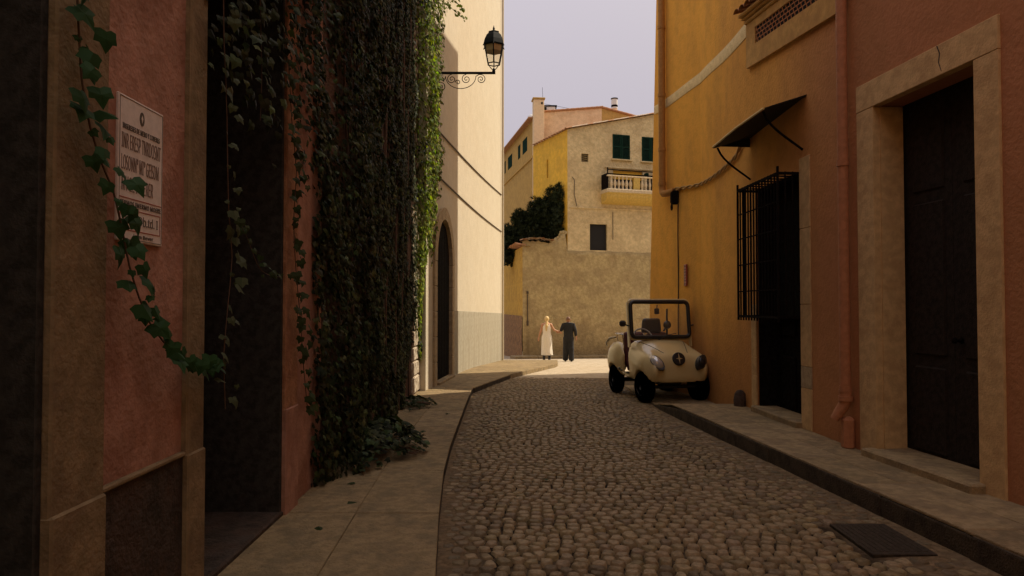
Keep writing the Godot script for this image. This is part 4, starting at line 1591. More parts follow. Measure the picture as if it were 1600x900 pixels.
	put("balustrade_cap", mb, M.balcony_white, bal)
	# thin iron rail, posts and dark end screen
	mb = MB.new()
	mb.beam(fp(1.62, 7.36, 0.52), fp(7.7, 7.36, 0.52), 0.04, 0.035)
	mb.beam(fp(1.62, 7.17, 0.56), fp(7.7, 7.17, 0.56), 0.04, 0.05)
	put("iron_rail", mb, M.iron, bal)
	for u in [1.62, 3.55, 3.72, 3.98]:
		mb = MB.new()
		mb.beam(fp(u, 6.5, 0.55), fp(u, 7.44 if u < 2.0 else 7.2, 0.56), 0.04, 0.04, FN)
		put("iron_post", mb, M.iron, bal)
	mb = MB.new()
	mb.box(fp(1.62, 6.86, 0.29), Vector3(0.10, 0.66, 0.5), 0.0, bs)
	put("end_screen", mb, M.iron, bal)
	# hook light at the far end
	mb = MB.new()
	mb.box(fp(3.62, 3.95 + 3.33, 0.30), Vector3(0.16, 0.14, 0.2), 0.03, bs)
	put("rail_box", mb, M.shutter, bal)


func build_garden_wall() -> void:
	# old stone wall closing the street, broken along its top
	var t := thing("garden_wall", P(1.4, -0.7, 29.8), "old grey stone garden wall with broken top, behind the walking couple", "wall")
	var top := func(u: float) -> float:
		if u < -2.02:
			return 4.22
		if u < -0.7:
			return 4.24 + 0.02 * sin(u * 9.0) + 0.04 * sin(u * 23.0) - 0.05 * smoothstep(-1.4, -1.0, u)
		if u < 0.0:
			return 4.22 + 0.42 * smoothstep(-0.62, -0.12, u) + 0.03 * sin(u * 19.0)
		return 3.87 + 0.02 * sin(u * 7.0)
	var hn := FastNoiseLite.new()
	hn.seed = 8
	hn.frequency = 0.5
	hn.fractal_octaves = 4
	var mb := MB.new()
	var g := []
	var us := span(-2.04, 0.0, 0.12) + span(0.02, 9.0, 0.22)
	for u in us:
		var row := []
		for k in 25:
			var h: float = lerpf(-0.85, top.call(u), k / 24.0)
			row.append(fp(u, h, 0.035 + 0.03 * hn.get_noise_2d(u * 2.2, h * 2.2) - 0.006 * h))
		row.append(fp(u, top.call(u) + 0.02, -0.14))
		row.append(fp(u, top.call(u) - 0.02, -0.38 if u < 0.0 else -0.02))
		g.append(row)
	mb.sheet(g, false, true)
	for k in mb.P.size():
		var q := mb.P[k]
		var n := hn.get_noise_2d(q.x * 1.6, q.y * 1.6) + 0.5 * hn.get_noise_2d(q.x * 5.0 + 30.0, q.y * 5.0)
		var damp := smoothstep(0.9, -0.4, q.y + 0.75 + 1.1 * n - 0.9) * 0.55 + 0.28 * smoothstep(0.25, 0.6, n) + 0.35 * smoothstep(0.12, 0.0, absf(q.x - 0.66 + 0.05 * n)) * smoothstep(2.4, 1.8, q.y)
		mb.C[k] = Color(1.06, 1.03, 1.02).lerp(Color(0.36, 0.33, 0.33), clampf(damp, 0.0, 1.0))
	# flank that runs back, yellow above and bare stone below
	put("wall", mb, M.rubble, t)
	var c := fp(-2.04, 0, 0.03)
	var e := P(-0.75, 0, 38.0)
	var u2 := (e - c).normalized()
	var n2 := u2.cross(Vector3.UP)
	if n2.x > 0.0:
		n2 = -n2
	var L := c.distance_to(e)
	mb = MB.new()
	facade(mb, c, u2, -n2, [0.0, L], [1.04, 2.5, 4.0])
	quad_to(mb, [c + Vector3.UP * 4.0, e + Vector3.UP * 4.0, e + Vector3.UP * 4.0 - n2 * 0.35, c + Vector3.UP * 4.0 - n2 * 0.35], Vector3.UP)
	put("painted_face", mb, M.wall_yellow, t)
	mb = MB.new()
	g = []
	for d in span(0.0, L, 0.3):
		var row := []
		for h in [-1.4, -0.6, -0.2, 0.3, 0.7, 1.02, 1.10, 1.10]:
			row.append(c + u2 * d + Vector3.UP * h + n2 * (0.03 + 0.03 * hn.get_noise_2d(d * 3.0, h * 3.0) if row.size() < 7 else -0.02))
		g.append(row)
	mb.sheet(g)
	put("bare_stone_base", mb, M.stone_red, t)
	# coping tiles
	rng.seed = 31
	var tm := MB.new()
	var tg := []
	for i in 2:
		var row := []
		for q in 7:
			var a := PI * q / 6.0
			row.append(Vector3(-cos(a) * (0.09 + 0.012 * i), sin(a) * 0.06, -0.20 + 0.44 * i))
		tg.append(row)
	tm.sheet(tg, false, true)
	var tmesh := tm.mesh()
	var k := 0
	while k * 0.2 < L:
		var p := c + u2 * (k * 0.2 + 0.05) + Vector3.UP * (4.08 + rng.randf_range(-0.02, 0.02)) + n2 * 0.06
		again("coping_tile", tmesh, M.tile, t, Transform3D(Basis(u2.cross(Vector3.UP).cross(Vector3.UP) * -1.0, Vector3.UP, n2).orthonormalized().rotated(u2, 0.18), p - t.position))
		k += 1
	for q in 10:
		var u := -2.0 + 0.135 * q
		var lift := 0.07 * sin(q / 9.0 * PI)
		again("coping_tile", tmesh, M.verge if q % 3 else M.tile, t, Transform3D(Basis(FU, Vector3.UP, FU.cross(Vector3.UP)).rotated(FN, rng.randf_range(-0.12, 0.12)), fp(u, 4.26 + lift + rng.randf_range(-0.015, 0.015), -0.02) - t.position))
	# rubble left on the broken stretch
	for q in 14:
		mb = MB.new()
		var u := -0.68 + 0.05 * q
		mb.box(fp(u, top.call(u) + 0.03, -0.08 + rng.randf_range(-0.08, 0.04)), Vector3(rng.randf_range(0.08, 0.2), rng.randf_range(0.06, 0.14), 0.2), 0.025, Basis.from_euler(Vector3(rng.randf_range(-0.4, 0.4), rng.randf() * 6.0, rng.randf_range(-0.4, 0.4))))
		put("stone", mb, M.rubble, t)
	# iron tie, its stain below, and the low kerb along the foot
	mb = MB.new()
	mb.box(fp(-1.83, 2.08, 0.06), Vector3(0.09, 0.11, 0.06), 0.015)
	mb.tube([fp(-1.83, 2.0, 0.05), fp(-1.83, 0.85, 0.06)], 0.018, 5)
	mb.box(fp(-1.83, 0.8, 0.06), Vector3(0.08, 0.22, 0.05), 0.015)
	put("iron_tie", mb, M.cable, t)
	var kb := setting("kerb", fp(-2.6, -0.6))
	for q in 11:
		mb = MB.new()
		var u := -2.6 + 0.98 * q
		mb.box(fp(u + 0.49, ground(30.0 + 0.307 * u) + 0.0, 0.42), Vector3(0.974, 0.26, 0.75), 0.02, Basis(FU, Vector3.UP, FU.cross(Vector3.UP)))
		put("kerb_stone", mb, M.slab, kb)


func build_back_house() -> void:
	var t := thing("pink_house", P(3.0, -0.8, 37.0), "tall pinkish house with a broad chimney and dark shutters, rising at the back", "house")
	var f0 := P(1.05, 0, 33.6)
	var f1 := P(9.0, 0, 34.4)
	var u := (f1 - f0).normalized()
	var n := u.cross(Vector3.UP)
	if n.z < 0.0:
		n = -n
	var at := func(x: float, h: float, o := 0.0) -> Vector3: return f0 + u * x + Vector3.UP * h + n * o
	var mb := MB.new()
	var outline := [Vector2(0.0, -0.8), Vector2(8.0, -0.8), Vector2(8.0, 9.9), Vector2(5.6, 10.56), Vector2(3.32, 11.12), Vector2(0.0, 10.78)]
	for s in [[0.0, 3.32, 10.78, 11.12, "far_pink"], [3.32, 8.0, 11.12, 10.0, "far_ochre"]]:
		mb = MB.new()
		quad_to(mb, [at.call(s[0], -0.8), at.call(s[1], -0.8), at.call(s[1], s[3]), at.call(s[0], s[2])], n)
		put("gable_wall", mb, M[s[4]], t)
	# long side with four shuttered windows
	var g1 := P(-0.85, 0, 43.6)
	var su := (g1 - f0).normalized()
	var sn := su.cross(Vector3.UP)
	if sn.x > 0.0:
		sn = -sn
	var sl := f0.distance_to(g1)
	var wins := []
	for s in [[0.150, 0.265], [0.32, 0.385], [0.545, 0.675], [0.745, 0.785]]:
		wins.append([s[0] * sl, s[1] * sl, 9.3, 10.03])
	mb = MB.new()
	facade(mb, f0, su, -sn, [0.0, sl], [-0.8, 8.7, 10.52], wins, 0.14)
	put("side_wall", mb, M.far_ochre, t)
	var sb := Basis(su, Vector3.UP, su.cross(Vector3.UP))
	for w in wins:
		mb = MB.new()
		mb.box(f0 + su * ((w[0] + w[1]) * 0.5) + Vector3.UP * 9.66 - sn * 0.1, Vector3(w[1] - w[0] + 0.05, 0.8, 0.03), 0.0, sb)
		var wn := put("window", mb, M.dark_room, t)
		for q in 2:
			mb = MB.new()
			mb.box(f0 + su * lerpf(w[0], w[1], 0.25 + 0.5 * q) + Vector3.UP * 9.665 - sn * 0.02, Vector3((w[1] - w[0]) * 0.5 - 0.02, 0.72, 0.05), 0.01, sb)
			put("shutter", mb, M.shutter, wn)
	mb = MB.new()
	mb.box(f0 + su * sl * 0.5 + Vector3.UP * 8.68 + sn * 0.02, Vector3(sl, 0.09, 0.1), 0.01, sb)
	put("string_course", mb, M.far_ochre, t)
	mb = MB.new()
	mb.box(f0 + su * sl * 0.5 + Vector3.UP * 10.55 + sn * 0.02, Vector3(sl, 0.07, 0.5), 0.01, sb)
	var rf := put("eaves", mb, M.tile, t)
	mb = MB.new()
	quad_to(mb, [at.call(0, 10.79), at.call(3.32, 11.13), at.call(3.32, 11.13, -9.0), at.call(0, 10.79, -9.0)], Vector3.UP)
	quad_to(mb, [at.call(3.32, 11.13), at.call(8.0, 10.01), at.call(8.0, 10.01, -9.0), at.call(3.32, 11.13, -9.0)], Vector3.UP)
	put("roof", mb, M.tile, t)
	rng.seed = 12
	var tm := MB.new()
	tm.tube([Vector3(-0.14, 0, 0), Vector3(0.14, 0.012, 0)], 0.055, 8)
	var tmesh := tm.mesh()
	for k in 33:
		var x := 0.12 + 0.24 * k
		var h := lerpf(10.79, 11.13, x / 3.32) if x < 3.32 else lerpf(11.13, 10.01, (x - 3.32) / 4.68)
		var sl2 := 0.1024 if x < 3.32 else -0.239
		again("verge_tile", tmesh, M.tile, rf, Transform3D(Basis((u + Vector3.UP * sl2).normalized(), Vector3.UP, n).orthonormalized(), at.call(x, h + 0.02, 0.02) - t.position - rf.position))
	# broad chimney with cap, vent hole and aerial
	mb = MB.new()
	mb.box(at.call(0.20, 8.9, 0.10), Vector3(0.50, 4.9, 0.5), 0.015, Basis(u, Vector3.UP, u.cross(Vector3.UP)))
	var ch := put("chimney", mb, M.far_chimney, t)
	mb = MB.new()
	mb.box(at.call(0.20, 11.39, 0.10), Vector3(0.60, 0.08, 0.6), 0.015, Basis(u, Vector3.UP, u.cross(Vector3.UP)))
	put("chimney_cap", mb, M.far_ochre, ch)
	mb = MB.new()
	mb.box(at.call(0.34, 11.16, 0.35), Vector3(0.09, 0.10, 0.03), 0.0)
	put("vent_hole", mb, M.dark_room, ch)
	mb = MB.new()
	mb.tube([at.call(0.42, 11.4, 0.1), at.call(0.40, 12.0, 0.1)], 0.008, 5)
	put("aerial", mb, M.iron, ch)
	# roof-top water tank, its rail, round vent and the tall flue
	mb = MB.new()
	mb.box(at.call(0.86, 11.05, -0.9), Vector3(0.62, 0.5, 0.6), 0.03)
	put("water_tank", mb, M.pipe_white, t)
	mb = MB.new()
	mb.box(at.call(0.60, 11.06, -0.55), Vector3(0.2, 0.34, 0.1), 0.02)
	mb.box(at.call(0.88, 11.32, -0.9), Vector3(0.74, 0.05, 0.7), 0.01)
	mb.tube([at.call(0.5, 11.42, -0.6), at.call(1.8, 11.22, -0.6), at.call(3.2, 11.14, -0.6)], 0.008, 5)
	put("tank_lid", mb, M.iron, t)
	mb = MB.new()
	mb.lathe([Vector2(0.2, 10.5), Vector2(0.2, 10.78), Vector2(0.23, 10.8), Vector2(0.2, 10.92), Vector2(0.1, 11.0), Vector2(0.0, 11.02)], 14, Transform3D(Basis.IDENTITY, f0 + su * 1.15 - sn * 0.15))
	put("roof_vent", mb, M.pipe_white, t)
	mb = MB.new()
	mb.tube([at.call(4.05, 10.7, -0.4), at.call(4.05, 11.42, -0.4)], 0.14, 12)
	var fl := put("flue", mb, M.far_pink, t)
	mb = MB.new()
	mb.tube([at.call(4.05, 11.20, -0.4), at.call(4.05, 11.68, -0.4)], 0.155, 12)
	put("flue_pipe", mb, M.pipe_white, fl)
	mb = MB.new()
	mb.tube([at.call(4.05, 11.67, -0.4), at.call(4.05, 11.72, -0.4)], 0.175, 12)
	mb.tube([at.call(4.05, 11.28, -0.4), at.call(4.05, 11.38, -0.4)], 0.160, 12)
	put("flue_band", mb, M.iron, fl)
	mb = MB.new()
	mb.box(at.call(5.75, 10.62, -0.2), Vector3(0.36, 0.3, 0.3), 0.03)
	put("ridge_stack", mb, M.tile, t)


# ------------------------------------------------------------------ leaves
func leaf_mesh(fold: float, curl: float) -> ArrayMesh:   # five-lobed ivy leaf, 1 m long, tip along -y, face along +z
	var half := [Vector2(0.0, -0.60), Vector2(0.15, -0.38), Vector2(0.25, -0.22), Vector2(0.45, -0.19), Vector2(0.41, 0.05), Vector2(0.43, 0.28), Vector2(0.20, 0.33), Vector2(0.0, 0.22)]
	var mb := MB.new()
	for s in [1.0, -1.0]:
		var pts := []
		for p: Vector2 in half:
			var z := -absf(p.x) * fold + (0.12 - p.y * p.y) * curl
			pts.append(Vector3(p.x * s, p.y, z))
		var c := Vector3(0, -0.08, 0.12 * curl)
		for k in pts.size() - 1:
			if s > 0.0:
				mb.tri(c, pts[k], pts[k + 1])
			else:
				mb.tri(c, pts[k + 1], pts[k])
	return mb.mesh()


var LEAVES := []
func leaf_basis(n: Vector3, size: float, droop := 1.0, wild := 0.5) -> Basis:
	n = (n + Vector3(rng.randf_range(-1, 1), rng.randf_range(-0.5, 0.9), rng.randf_range(-1, 1)) * wild).normalized()
	var tip := Vector3(rng.randf_range(-0.7, 0.7), -droop, rng.randf_range(-0.7, 0.7))
	tip = (tip - n * tip.dot(n)).normalized()
	return Basis((-tip).cross(n), -tip, n) * size


func many(called: String, mesh: Mesh, mat: Material, xfs: Array, cols: Array, parent: Node3D) -> void:
	var mm := MultiMesh.new()
	mm.transform_format = MultiMesh.TRANSFORM_3D
	mm.use_colors = true
	mm.mesh = mesh
	mm.instance_count = xfs.size()
	for k in xfs.size():
		mm.set_instance_transform(k, xfs[k])
		mm.set_instance_color(k, cols[k])
	var o := MultiMeshInstance3D.new()
	o.multimesh = mm
	o.material_override = mat
	o.name = called
	parent.add_child(o, true)
	o.set_meta("kind", "stuff")


func leaf_tint() -> Color:
	var v := 0.45 + 2.0 * pow(rng.randf(), 3.0)
	return Color(v * rng.randf_range(0.75, 1.25), v, v * rng.randf_range(0.7, 1.1))


func build_ivy() -> void:
	LEAVES = [leaf_mesh(0.25, 0.35), leaf_mesh(0.5, 0.1), leaf_mesh(0.1, 0.7)]
	rng.seed = 77
	var fn := FastNoiseLite.new()
	fn.seed = 5
	fn.frequency = 0.55
	fn.fractal_octaves = 3
	var t := thing("wall_ivy", P(LEFT, PAVE_L, 8.8), "thick curtain of dark ivy covering the far half of the terracotta house", "ivy")
	var xf := [[], [], [], []]
	var cl := [[], [], [], []]
	var near := []
	var tries := 0
	while tries < 62000:
		tries += 1
		var d := rng.randf_range(3.5, 12.75)
		var h := rng.randf_range(0.05, 7.6)
		var n1 := fn.get_noise_2d(d * 2.6, h * 0.9)
		var keep := true
		var thick := lerpf(0.30, 0.06, smoothstep(5.8, 11.0, d)) * clampf(0.45 + 1.3 * n1, 0.04, 1.0)
		if d < 5.62:
			# hanging fringe over the doorway
			var edge := lerpf(3.0, 2.65, (d - 3.5) / 2.1) + 0.9 * fn.get_noise_2d(d * 9.0, 3.0) + 0.25 * fn.get_noise_2d(d * 30.0, 9.0)
			keep = h > edge and rng.randf() < 0.7
			if h < edge + 0.8:
				keep = keep and rng.randf() < 0.5 and fn.get_noise_2d(d * 14.0, h * 1.5) > -0.1
			thick = 0.05 + 0.16 * rng.randf()
		elif d < 11.4:
			var low := 0.05
			if d > 10.2:
				low = lerpf(0.05, 1.2, (d - 10.2) / 1.2) + 0.5 * fn.get_noise_2d(d * 6.0, 1.0)
			keep = h > low and n1 > -0.42 + 0.25 * rng.randf()
			thick *= smoothstep(5.5, 6.2, d) * 0.7 + 0.3
		else:
			# the clump on the corner that catches the sun, thinning as it hangs
			var wide := lerpf(0.50, 1.0, smoothstep(0.5, 3.2, h + 0.8 * n1))
			if h < 0.75 + 0.5 * n1 + 0.4 * absf(d - 12.0):
				keep = false
			thick = (0.10 + 0.27 * smoothstep(1.0, 4.5, h)) * (0.6 + 0.5 * n1 + 0.3 * rng.randf())
			if d < 11.5 or d > 11.55 + 1.2 * wide:
				keep = false
			if h < 2.2 and d < 11.75:
				keep = keep and n1 > 0.05
		if not keep:
			continue
		var x := LEFT + maxf(thick, 0.02) * (1.0 if rng.randf() < 0.55 else rng.randf())
		var size := rng.randf_range(0.042, 0.062) + 0.036 * pow(rng.randf(), 2.0)
		var b := leaf_basis(Vector3(1, 0.15, 0.1 + 0.2 * n1), size, 1.0, 0.55)
		var tr := Transform3D(b, P(x, h, d) - t.position)
		var k := rng.randi() % 3
		if d > 5.7 and d < 6.9 and near.size() < 300 and h < 3.2 and h > 0.3 and rng.randf() < 0.35 and thick > 0.08:
			near.append([k, tr])
		else:
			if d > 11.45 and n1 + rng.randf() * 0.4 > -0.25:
				k = 3  # corner leaves take the colour with sunlight painted in
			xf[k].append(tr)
			cl[k].append(leaf_tint())
	for n in near:
		again("leaf", LEAVES[n[0]], [M.leaf_dark, M.leaf_dark_b, M.leaf_mid][rng.randi() % 3], t, n[1])
	for k in 4:
		many("foliage" if k == 0 else "foliage_%03d" % k, LEAVES[k % 3], [M.leaf_mid, M.leaf_dark, M.leaf_mid, M.leaf_lit][k], xf[k], cl[k], t)
	# bare stems twisting up behind the leaves
	for s in 14:
		var mb := MB.new()
		var pts := []
		var d := rng.randf_range(5.9, 12.0)
		for k in 16:
			d += rng.randf_range(-0.12, 0.12)
			pts.append(P(LEFT + 0.02 + 0.02 * rng.randf(), 0.06 + 0.5 * k, d))
		mb.tube(pts, rng.randf_range(0.008, 0.02), 5)
		put("stem", mb, M.vine_stem, t)
	# sprays reaching out at the sunny corner and over the top
	for s in 3:
		var p := P(LEFT + 0.3, 6.75 - 0.1 * s + 0.5 * rng.randf(), 12.1 + 0.25 * rng.randf())
		var pts := [p]
		var dir := Vector3(0.6, 0.25 - 0.1 * s, -0.2)
		for k in 6:
			dir = (dir + Vector3(rng.randf_range(-0.2, 0.2), rng.randf_range(-0.35, 0.1), 0)).normalized()
			p += dir * 0.09
			pts.append(p)
			for q in 3:
				again("leaf", LEAVES[rng.randi() % 3], M.leaf_lit, t, Transform3D(leaf_basis(Vector3(0.5, 0.2, 1), rng.randf_range(0.05, 0.085), 0.8, 0.7), p + Vector3(rng.randf_range(-0.05, 0.05), rng.randf_range(-0.05, 0.05), rng.randf_range(-0.05, 0.05)) - t.position))
		var mb := MB.new()
		mb.tube(pts, 0.006, 4)
		put("stem", mb, M.vine_stem, t)
	# heaps trailing on the pavement
	for s in [[P(-1.28, PAVE_L, 7.0), Vector3(0.38, 0.31, 0.80), 620, "broad heap of dark ivy spilling over the pavement below the ivy curtain"], [P(-1.42, PAVE_L, 10.15), Vector3(0.30, 0.13, 0.45), 150, "low tuft of ivy on the pavement near the sunlit stone corner"]]:
		var hp := thing("ground_ivy", s[0], s[3], "ivy", "ivy trailing on the pavement")
		var hx := []
		var hc := []
		var pick := 0
		for k in s[2]:
			var a := rng.randf() * TAU
			var r := pow(rng.randf(), 0.6)
			var e := rng.randf()
			var q := Vector3(cos(a) * r * s[1].x * (1.0 + 0.25 * sin(a * 3.0 + 1.0)), 0.02 + s[1].y * sqrt(maxf(0.0, 1.0 - r * r)) * (0.4 + 0.6 * e), sin(a) * r * s[1].z * (1.0 + 0.2 * cos(a * 4.0)))
			if s[0].x + q.x < LEFT + 0.03:
				q.x = LEFT + 0.03 - s[0].x
			var tr := Transform3D(leaf_basis(Vector3(cos(a) * 0.5, 1.0, sin(a) * 0.5), rng.randf_range(0.055, 0.10), 0.3, 0.6), q)
			if k < 150:
				again("leaf", LEAVES[rng.randi() % 3], [M.leaf_dark, M.leaf_dark_b, M.leaf_mid][rng.randi() % 3], hp, tr)
			else:
				hx.append(tr)
				hc.append(leaf_tint())
		if hx:
			many("foliage", LEAVES[0], M.leaf_dark, hx, hc, hp)
		for k in 6:
			var mb := MB.new()
			var pts := []
			var q := Vector3(-0.2, 0.12, rng.randf_range(-0.5, 0.5) * s[1].z)
			for i in 7:
				q += Vector3(0.11, -0.012, rng.randf_range(-0.06, 0.06)) * s[1].x * 2.0
				pts.append(Vector3(q.x, maxf(q.y, 0.012), q.z) + s[0])
			mb.tube(pts, 0.006, 4)
			put("stem", mb, M.vine_stem, hp)
	# a few leaves lying about
	var lying := [[-1.02, 8.1, "small dark fallen leaf on the pavement just past the broad ivy heap"], [-1.18, 5.2, "small dark fallen leaf on the pavement before the dark street door"], [-0.86, 9.4, "small dark fallen leaf near the kerb between the two ivy tufts"], [-1.30, 5.75, "small dark fallen leaf close in front of the broad ivy heap"], [-1.25, 4.6, "small dark fallen leaf beside the threshold of the street door"], [0.3, 6.2, "lone small dark fallen leaf out on the cobbles of the road"]]
	for k in lying.size():
		var fx: float = lying[k][0]
		var lf := again("fallen_leaf", LEAVES[k % 3], M.leaf_dark_b, self, Transform3D(Basis(Vector3.UP, k * 1.7) * Basis(Vector3.RIGHT, -PI * 0.5 + 0.12) * Basis.from_scale(Vector3.ONE * 0.075), P(fx, (PAVE_L if fx < -0.6 else 0.004) + 0.012, lying[k][1])))
		tag(lf, lying[k][2], "leaf", "fallen leaves in the street")
	# vines hanging free
	vine([[2.398, 2.711], [2.405, 2.583], [2.419, 2.457], [2.434, 2.33], [2.481, 2.187], [2.546, 2.077], [2.644, 1.965], [2.705, 1.828], [2.75, 1.708], [2.821, 1.584], [2.926, 1.458], [3.084, 1.349], [3.3, 1.267], [3.626, 1.227]], LEFT + 0.10, 0.088, 0.032, "long ivy vine with large leaves hanging across the white notice", M.leaf_vine)
	vine([[3.57, 3.283], [3.586, 2.899], [3.618, 2.681], [3.642, 2.358], [3.667, 2.03], [3.717, 1.8], [3.667, 1.53], [3.618, 1.267], [3.634, 1.134], [3.65, 0.983]], LEFT + 0.12, 0.066, 0.055, "thin ivy vine with pale leaves hanging straight down before the street door", M.leaf_pale)
	vine([[3.767, 2.043], [3.976, 1.927], [4.146, 1.774], [4.342, 1.726], [4.609, 1.724]], LEFT + 0.10, 0.06, 0.07, "short ivy sprig straying sideways across the street door", M.leaf_dark_b)
	vine([[4.146, 3.488], [4.167, 3.157], [4.188, 2.899], [4.167, 2.627]], LEFT + 0.10, 0.07, 0.05, "short ivy vine hanging high over the street door", M.leaf_dark_b)
	vine([[4.75, 3.211], [4.846, 2.76], [4.947, 2.471], [4.889, 2.149], [4.947, 1.796], [5.067, 1.434], [5.129, 1.153], [5.258, 0.761]], LEFT + 0.08, 0.07, 0.03, "narrow ivy vine climbing beside the orange pilaster", M.leaf_dark_b)


# a vine: its course is given by points [how far along the wall, how high], x is how far out it hangs
func vine(course: Array, x: float, size: float, step: float, label: String, mat: Material) -> void:
	var pts := []
	for c in course:
		pts.append(P(x, c[1], c[0]))
	var cv := Curve3D.new()
	for k in pts.size():
		var tan: Vector3 = (pts[mini(k + 1, pts.size() - 1)] - pts[maxi(k - 1, 0)]) / 6.0
		cv.add_point(pts[k], -tan, tan)
	var t := thing("hanging_vine", pts[0], label, "ivy vine", "vines hanging on the terracotta house")
	var L := cv.get_baked_length()
	var s := 0.0
	var q := []
	while s < L:
		q.append(cv.sample_baked(s))
		s += 0.05
	var mb := MB.new()
	mb.tube(q, size * 0.045, 5)
	put("stem", mb, M.vine_stem, t)
	s = 0.0
	var side := 1.0
	while s < L:
		var p := cv.sample_baked(s)
		side = -side
		var z := size * (rng.randf_range(0.7, 1.3) if rng.randf() < 0.8 else 0.45)
		var off := Vector3(rng.randf_range(-0.01, 0.06), rng.randf_range(-0.03, 0.02), side * z * rng.randf_range(0.1, 0.75))
		again("leaf", LEAVES[rng.randi() % 3], mat, t, Transform3D(leaf_basis(Vector3(1.0, 0.25, 0.5), z, 1.0, 0.75), p + off - t.position))
		s += step * rng.randf_range(0.7, 1.3)


func build_bush() -> void:
	rng.seed = 50
	var t := thing("evergreen_bush", P(0.9, -0.7, 31.6), "dark evergreen bush rising behind the broken garden wall", "bush")
	var lm := MB.new()
	for k in 5:
		var a := TAU * k / 5.0
		var o := Vector3(cos(a), 1.3, sin(a)).normalized()
		var w := o.cross(Vector3(0.3, 0.5, 0.8)).normalized() * 0.13
		lm.tri(Vector3.ZERO - w, o + Vector3(0, 0.1, 0), w)
		lm.tri(o * 0.4 - w * 1.2, o * 0.9 + w * 3.0, o * 0.5 + w)
	var lmesh := lm.mesh()
	var xf := []
	var cl := []
	for s in [[0.15, 4.0, 32.0, 0.75, 0.8], [0.75, 4.5, 31.7, 0.8, 1.15], [1.35, 4.9, 31.3, 0.7, 1.35], [1.72, 5.3, 31.0, 0.42, 1.5], [1.15, 5.5, 31.5, 0.5, 0.8], [-0.35, 3.7, 32.4, 0.6, 0.7], [1.9, 4.3, 30.75, 0.35, 1.0], [0.5, 5.0, 31.9, 0.35, 0.7], [2.02, 5.3, 30.45, 0.30, 1.45], [-0.1, 4.6, 32.2, 0.55, 0.6], [0.35, 5.3, 31.9, 0.4, 0.5]]:
		for k in int(900 * s[3] * s[4]) + 260:
			var v := Vector3(rng.randfn(), rng.randfn(), rng.randfn()).normalized() * pow(rng.randf(), 0.35)
			var p := P(s[0] + v.x * s[3], s[1] + v.y * s[4] + 0.12 * rng.randf(), s[2] + v.z * 0.5)
			if v.y < -0.6:
				continue
			xf.append(Transform3D(Basis.from_euler(Vector3(rng.randf_range(-0.7, 0.7), rng.randf() * TAU, rng.randf_range(-0.7, 0.7))) * rng.randf_range(0.10, 0.2), p - t.position))
			var c := rng.randf_range(0.6, 1.4)
			cl.append(Color(c, c, c))
	many("crown", lmesh, M.leaf_bush, xf, cl, t)
	for s in [[0.4, 31.9], [1.2, 31.4], [1.75, 31.0]]:
		var mb := MB.new()
		mb.tube([P(s[0], -0.7, s[1]), P(s[0] + 0.1, 2.5, s[1]), P(s[0], 5.0, s[1])], [0.08, 0.06, 0.02], 7)
		put("stem", mb, M.bush_stem, t)


# ------------------------------------------------------------------ the notice on the wall
func lettering(t: Node3D, called: String, words_: String, at: Vector2, w: float, h: float, mat: Material, bold := true) -> void:
	# at: middle of the line, in metres from the sign's top near corner
	var f := SystemFont.new()
	f.font_names = PackedStringArray(["Droid Sans"])
	f.font_weight = 700 if bold else 400
	var tm := TextMesh.new()
	tm.text = words_
	tm.font = f
	tm.font_size = 48
	tm.pixel_size = 0.01
	tm.depth = 0.02
	var box := tm.get_aabb()
	var o := MeshInstance3D.new()
	o.mesh = tm
	o.material_override = mat
	o.name = called
	t.add_child(o, true)
	var sx := w / maxf(box.size.x, 0.01)
	var sy := h / maxf(box.size.y, 0.01)
	var c := box.get_center()
	var b := Basis(Vector3.FORWARD * sx, Vector3.UP * sy, Vector3.RIGHT * 0.05)
	o.transform = Transform3D(b, P(LEFT + 0.0135, 2.405 - at.y, 2.825 + at.x) - t.position - b * c)


